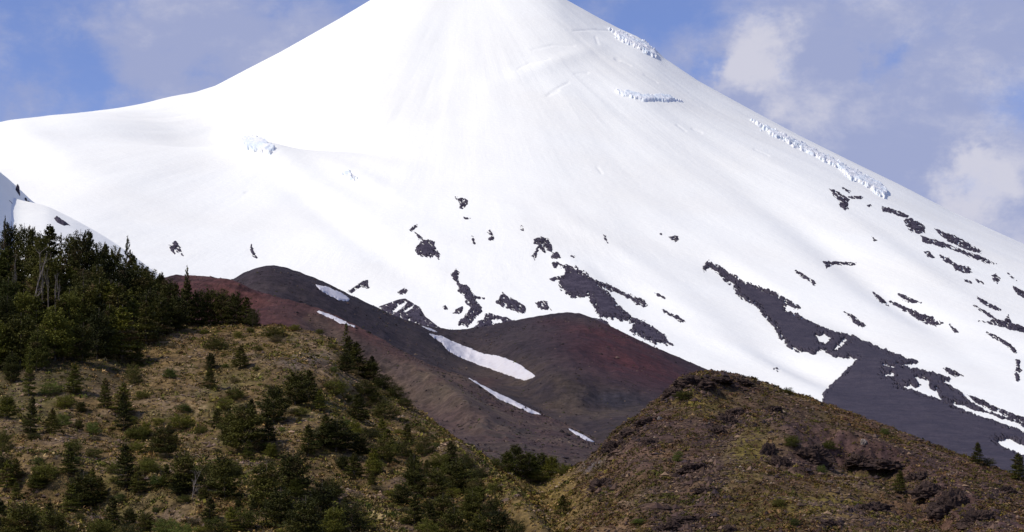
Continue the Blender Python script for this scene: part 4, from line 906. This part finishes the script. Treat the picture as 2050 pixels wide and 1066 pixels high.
def dens(P, sc, seed): return fbm(P[:, 0]/sc, P[:, 1]/sc, seed, 3)
P, px, py, rs = scatter(76000, 501, lambda px, py, P, rs: (dens(P, 5, 3.3)*2.2+rs.uniform(-.55, .75, len(px)) > 0))
K = 13; n = len(P); rad0 = 0; rad = rs.uniform(.08, .33, n)*(1+.8*(rs.rand(n) > .93)); right = (px > 1150)
cl = pal(rs, n, [(.23, .155, .056), (.31, .22, .10), (.115, .102, .018), (.11, .066, .026), (.065, .070, .012), (.16, .125, .026)], [3.5, 2.2, 3.5, 3, 3, 3])
cr = pal(rs, n, [(.125, .070, .032), (.18, .115, .052), (.105, .078, .018), (.080, .042, .030), (.065, .058, .014), (.135, .105, .022)], [3.5, 1.8, 3.5, 3, 2.4, 2.4])
c = np.where(right[:, None], cr, cl)
pn = np.clip(fbm(P[:, 0]/8, P[:, 1]/12, 21.0, 4, .6)*2.2, -1, 1)[:, None]      # clumps of one kind grow together
c = c*np.where(pn > 0, 1+pn*np.array([-.28, -.08, -.35]), 1-pn*np.array([.22, .06, -.05]))
rad = rad*np.where(right, .78, 1.0)
cen = np.repeat(P, K, axis=0); rr = np.repeat(rad, K)
off = rs.normal(size=(n*K, 3)); off /= np.linalg.norm(off, axis=1)[:, None]; off *= (rs.rand(n*K)**.4*rr)[:, None]; off[:, 2] = np.abs(off[:, 2])*.75
V, Fc = leaves(cen+off, rr*.60, rs, up=.2)
tag(link('ground_cover', new_mesh('ground_cover', V, Fc, MTUFT, False, np.repeat(c, K*4, axis=0))), kind='stuff')
P, px, py, rs = scatter(31000, 502, lambda px, py, P, rs: (-dens(P, 5, 3.3)*2.0+rs.uniform(-.8, .4, len(px)) > 0))
n = len(P); r_ = rs.uniform(.05, .16, n)*(1+1.2*(rs.rand(n) > .96))
octv = np.array([[1, 0, 0], [0, 1, 0], [-1, 0, 0], [0, -1, 0], [0, 0, 1], [0, 0, -1.]]); octf = np.array([[0, 1, 4], [1, 2, 4], [2, 3, 4], [3, 0, 4], [1, 0, 5], [2, 1, 5], [3, 2, 5], [0, 3, 5]])
V = octv[None]*rs.uniform(.5, 1.4, (n, 6, 1))*np.stack([r_*1.2, r_, r_*.7], -1)[:, None, :]
a = rs.uniform(0, 6.28, n); ca_, sa_ = np.cos(a)[:, None], np.sin(a)[:, None]
V = np.stack([V[..., 0]*ca_-V[..., 1]*sa_, V[..., 0]*sa_+V[..., 1]*ca_, V[..., 2]], -1) + P[:, None, :] + np.array([0, 0, .03])
Fc = (octf[None]+(np.arange(n)*6)[:, None, None]).reshape(-1, 3)
c = pal(rs, n, [(.25, .165, .10), (.17, .115, .08), (.09, .06, .045), (.33, .25, .18)], [3, 3, 5, .4])
c = np.where((px > 1150)[:, None], c*.72, c)
tag(link('gravel', new_mesh('gravel', V.reshape(-1, 3), Fc, MTUFT, False, np.repeat(c, 6, axis=0))), kind='stuff')
RX = np.array([q[0] for q in RKS]); RY = np.array([q[1] for q in RKS]); RW = np.array([q[2] for q in RKS])
def near_rocks(px, py): return np.exp(-(((px[:, None]-RX)/(RW*.95))**2+((py[:, None]-RY-6)/(RW*.5))**2)).max(axis=1)
P, px, py, rs = scatter(60000, 503, lambda px, py, P, rs: (near_rocks(px, py) > rs.uniform(.05, 1.3, len(px))) | ((px > 1150) & (rs.rand(len(px)) < .05)))
n = len(P); r_ = rs.uniform(.06, .22, n)*(1+1.0*(rs.rand(n) > .93))
V = octv[None]*rs.uniform(.4, 1.5, (n, 6, 1))*np.stack([r_*1.2, r_, r_*.8], -1)[:, None, :] + P[:, None, :]
Fc = (octf[None]+(np.arange(n)*6)[:, None, None]).reshape(-1, 3)
c = pal(rs, n, [(.055, .034, .028), (.10, .062, .045), (.14, .09, .062), (.035, .024, .024)], [5, 3, 1, 3])
tag(link('rubble', new_mesh('rubble', V.reshape(-1, 3), Fc, MTUFT, False, np.repeat(c, 6, axis=0))), kind='stuff')
def scatter_on(L, n, seed, x0, x1, cond):
    rs = np.random.RandomState(seed); ri = rs.uniform(10, L.nf-2, n); ci = rs.uniform(1, len(L.cx)-2, n)
    a, b = ri.astype(int), ci.astype(int); fa, fb = (ri-a)[:, None], (ci-b)[:, None]
    P = (L.P[a, b]*(1-fa)+L.P[a+1, b]*fa)*(1-fb) + (L.P[a, b+1]*(1-fa)+L.P[a+1, b+1]*fa)*fb
    px = L.px[a, b]; py = L.py[a, b]; ok = (px > x0) & (px < x1) & (py < 960) & cond(px, py, P, rs)
    return P[ok], rs
for L, nm, n0, sd_, sz_ in [(SPUR, 'scree', 16000, 601, .32), (CON, 'scree', 14000, 602, .42)]:
    P, rs = scatter_on(L, n0, sd_, 330, 1600, lambda px, py, P, rs: (fbm(P[:, 0]/30, P[:, 1]/40, 3.3, 3)*1.6+rs.uniform(-.8, .5, len(px)) > 0))
    n = len(P); r_ = sz_*rs.uniform(.4, 1.3, n)*(1+1.0*(rs.rand(n) > .96))
    V = octv[None]*rs.uniform(.5, 1.4, (n, 6, 1))*np.stack([r_*1.2, r_, r_*.8], -1)[:, None, :] + P[:, None, :]
    Fc = (octf[None]+(np.arange(n)*6)[:, None, None]).reshape(-1, 3)
    c = pal(rs, n, [(.030, .022, .024), (.085, .055, .045), (.125, .09, .065), (.045, .045, .018)], [5, 2, 1.2, 1.5])
    tag(link(nm, new_mesh(nm, V.reshape(-1, 3), Fc, MTUFT, False, np.repeat(c, 6, axis=0))), kind='stuff')
print('scene built: objects', len(bpy.data.objects))
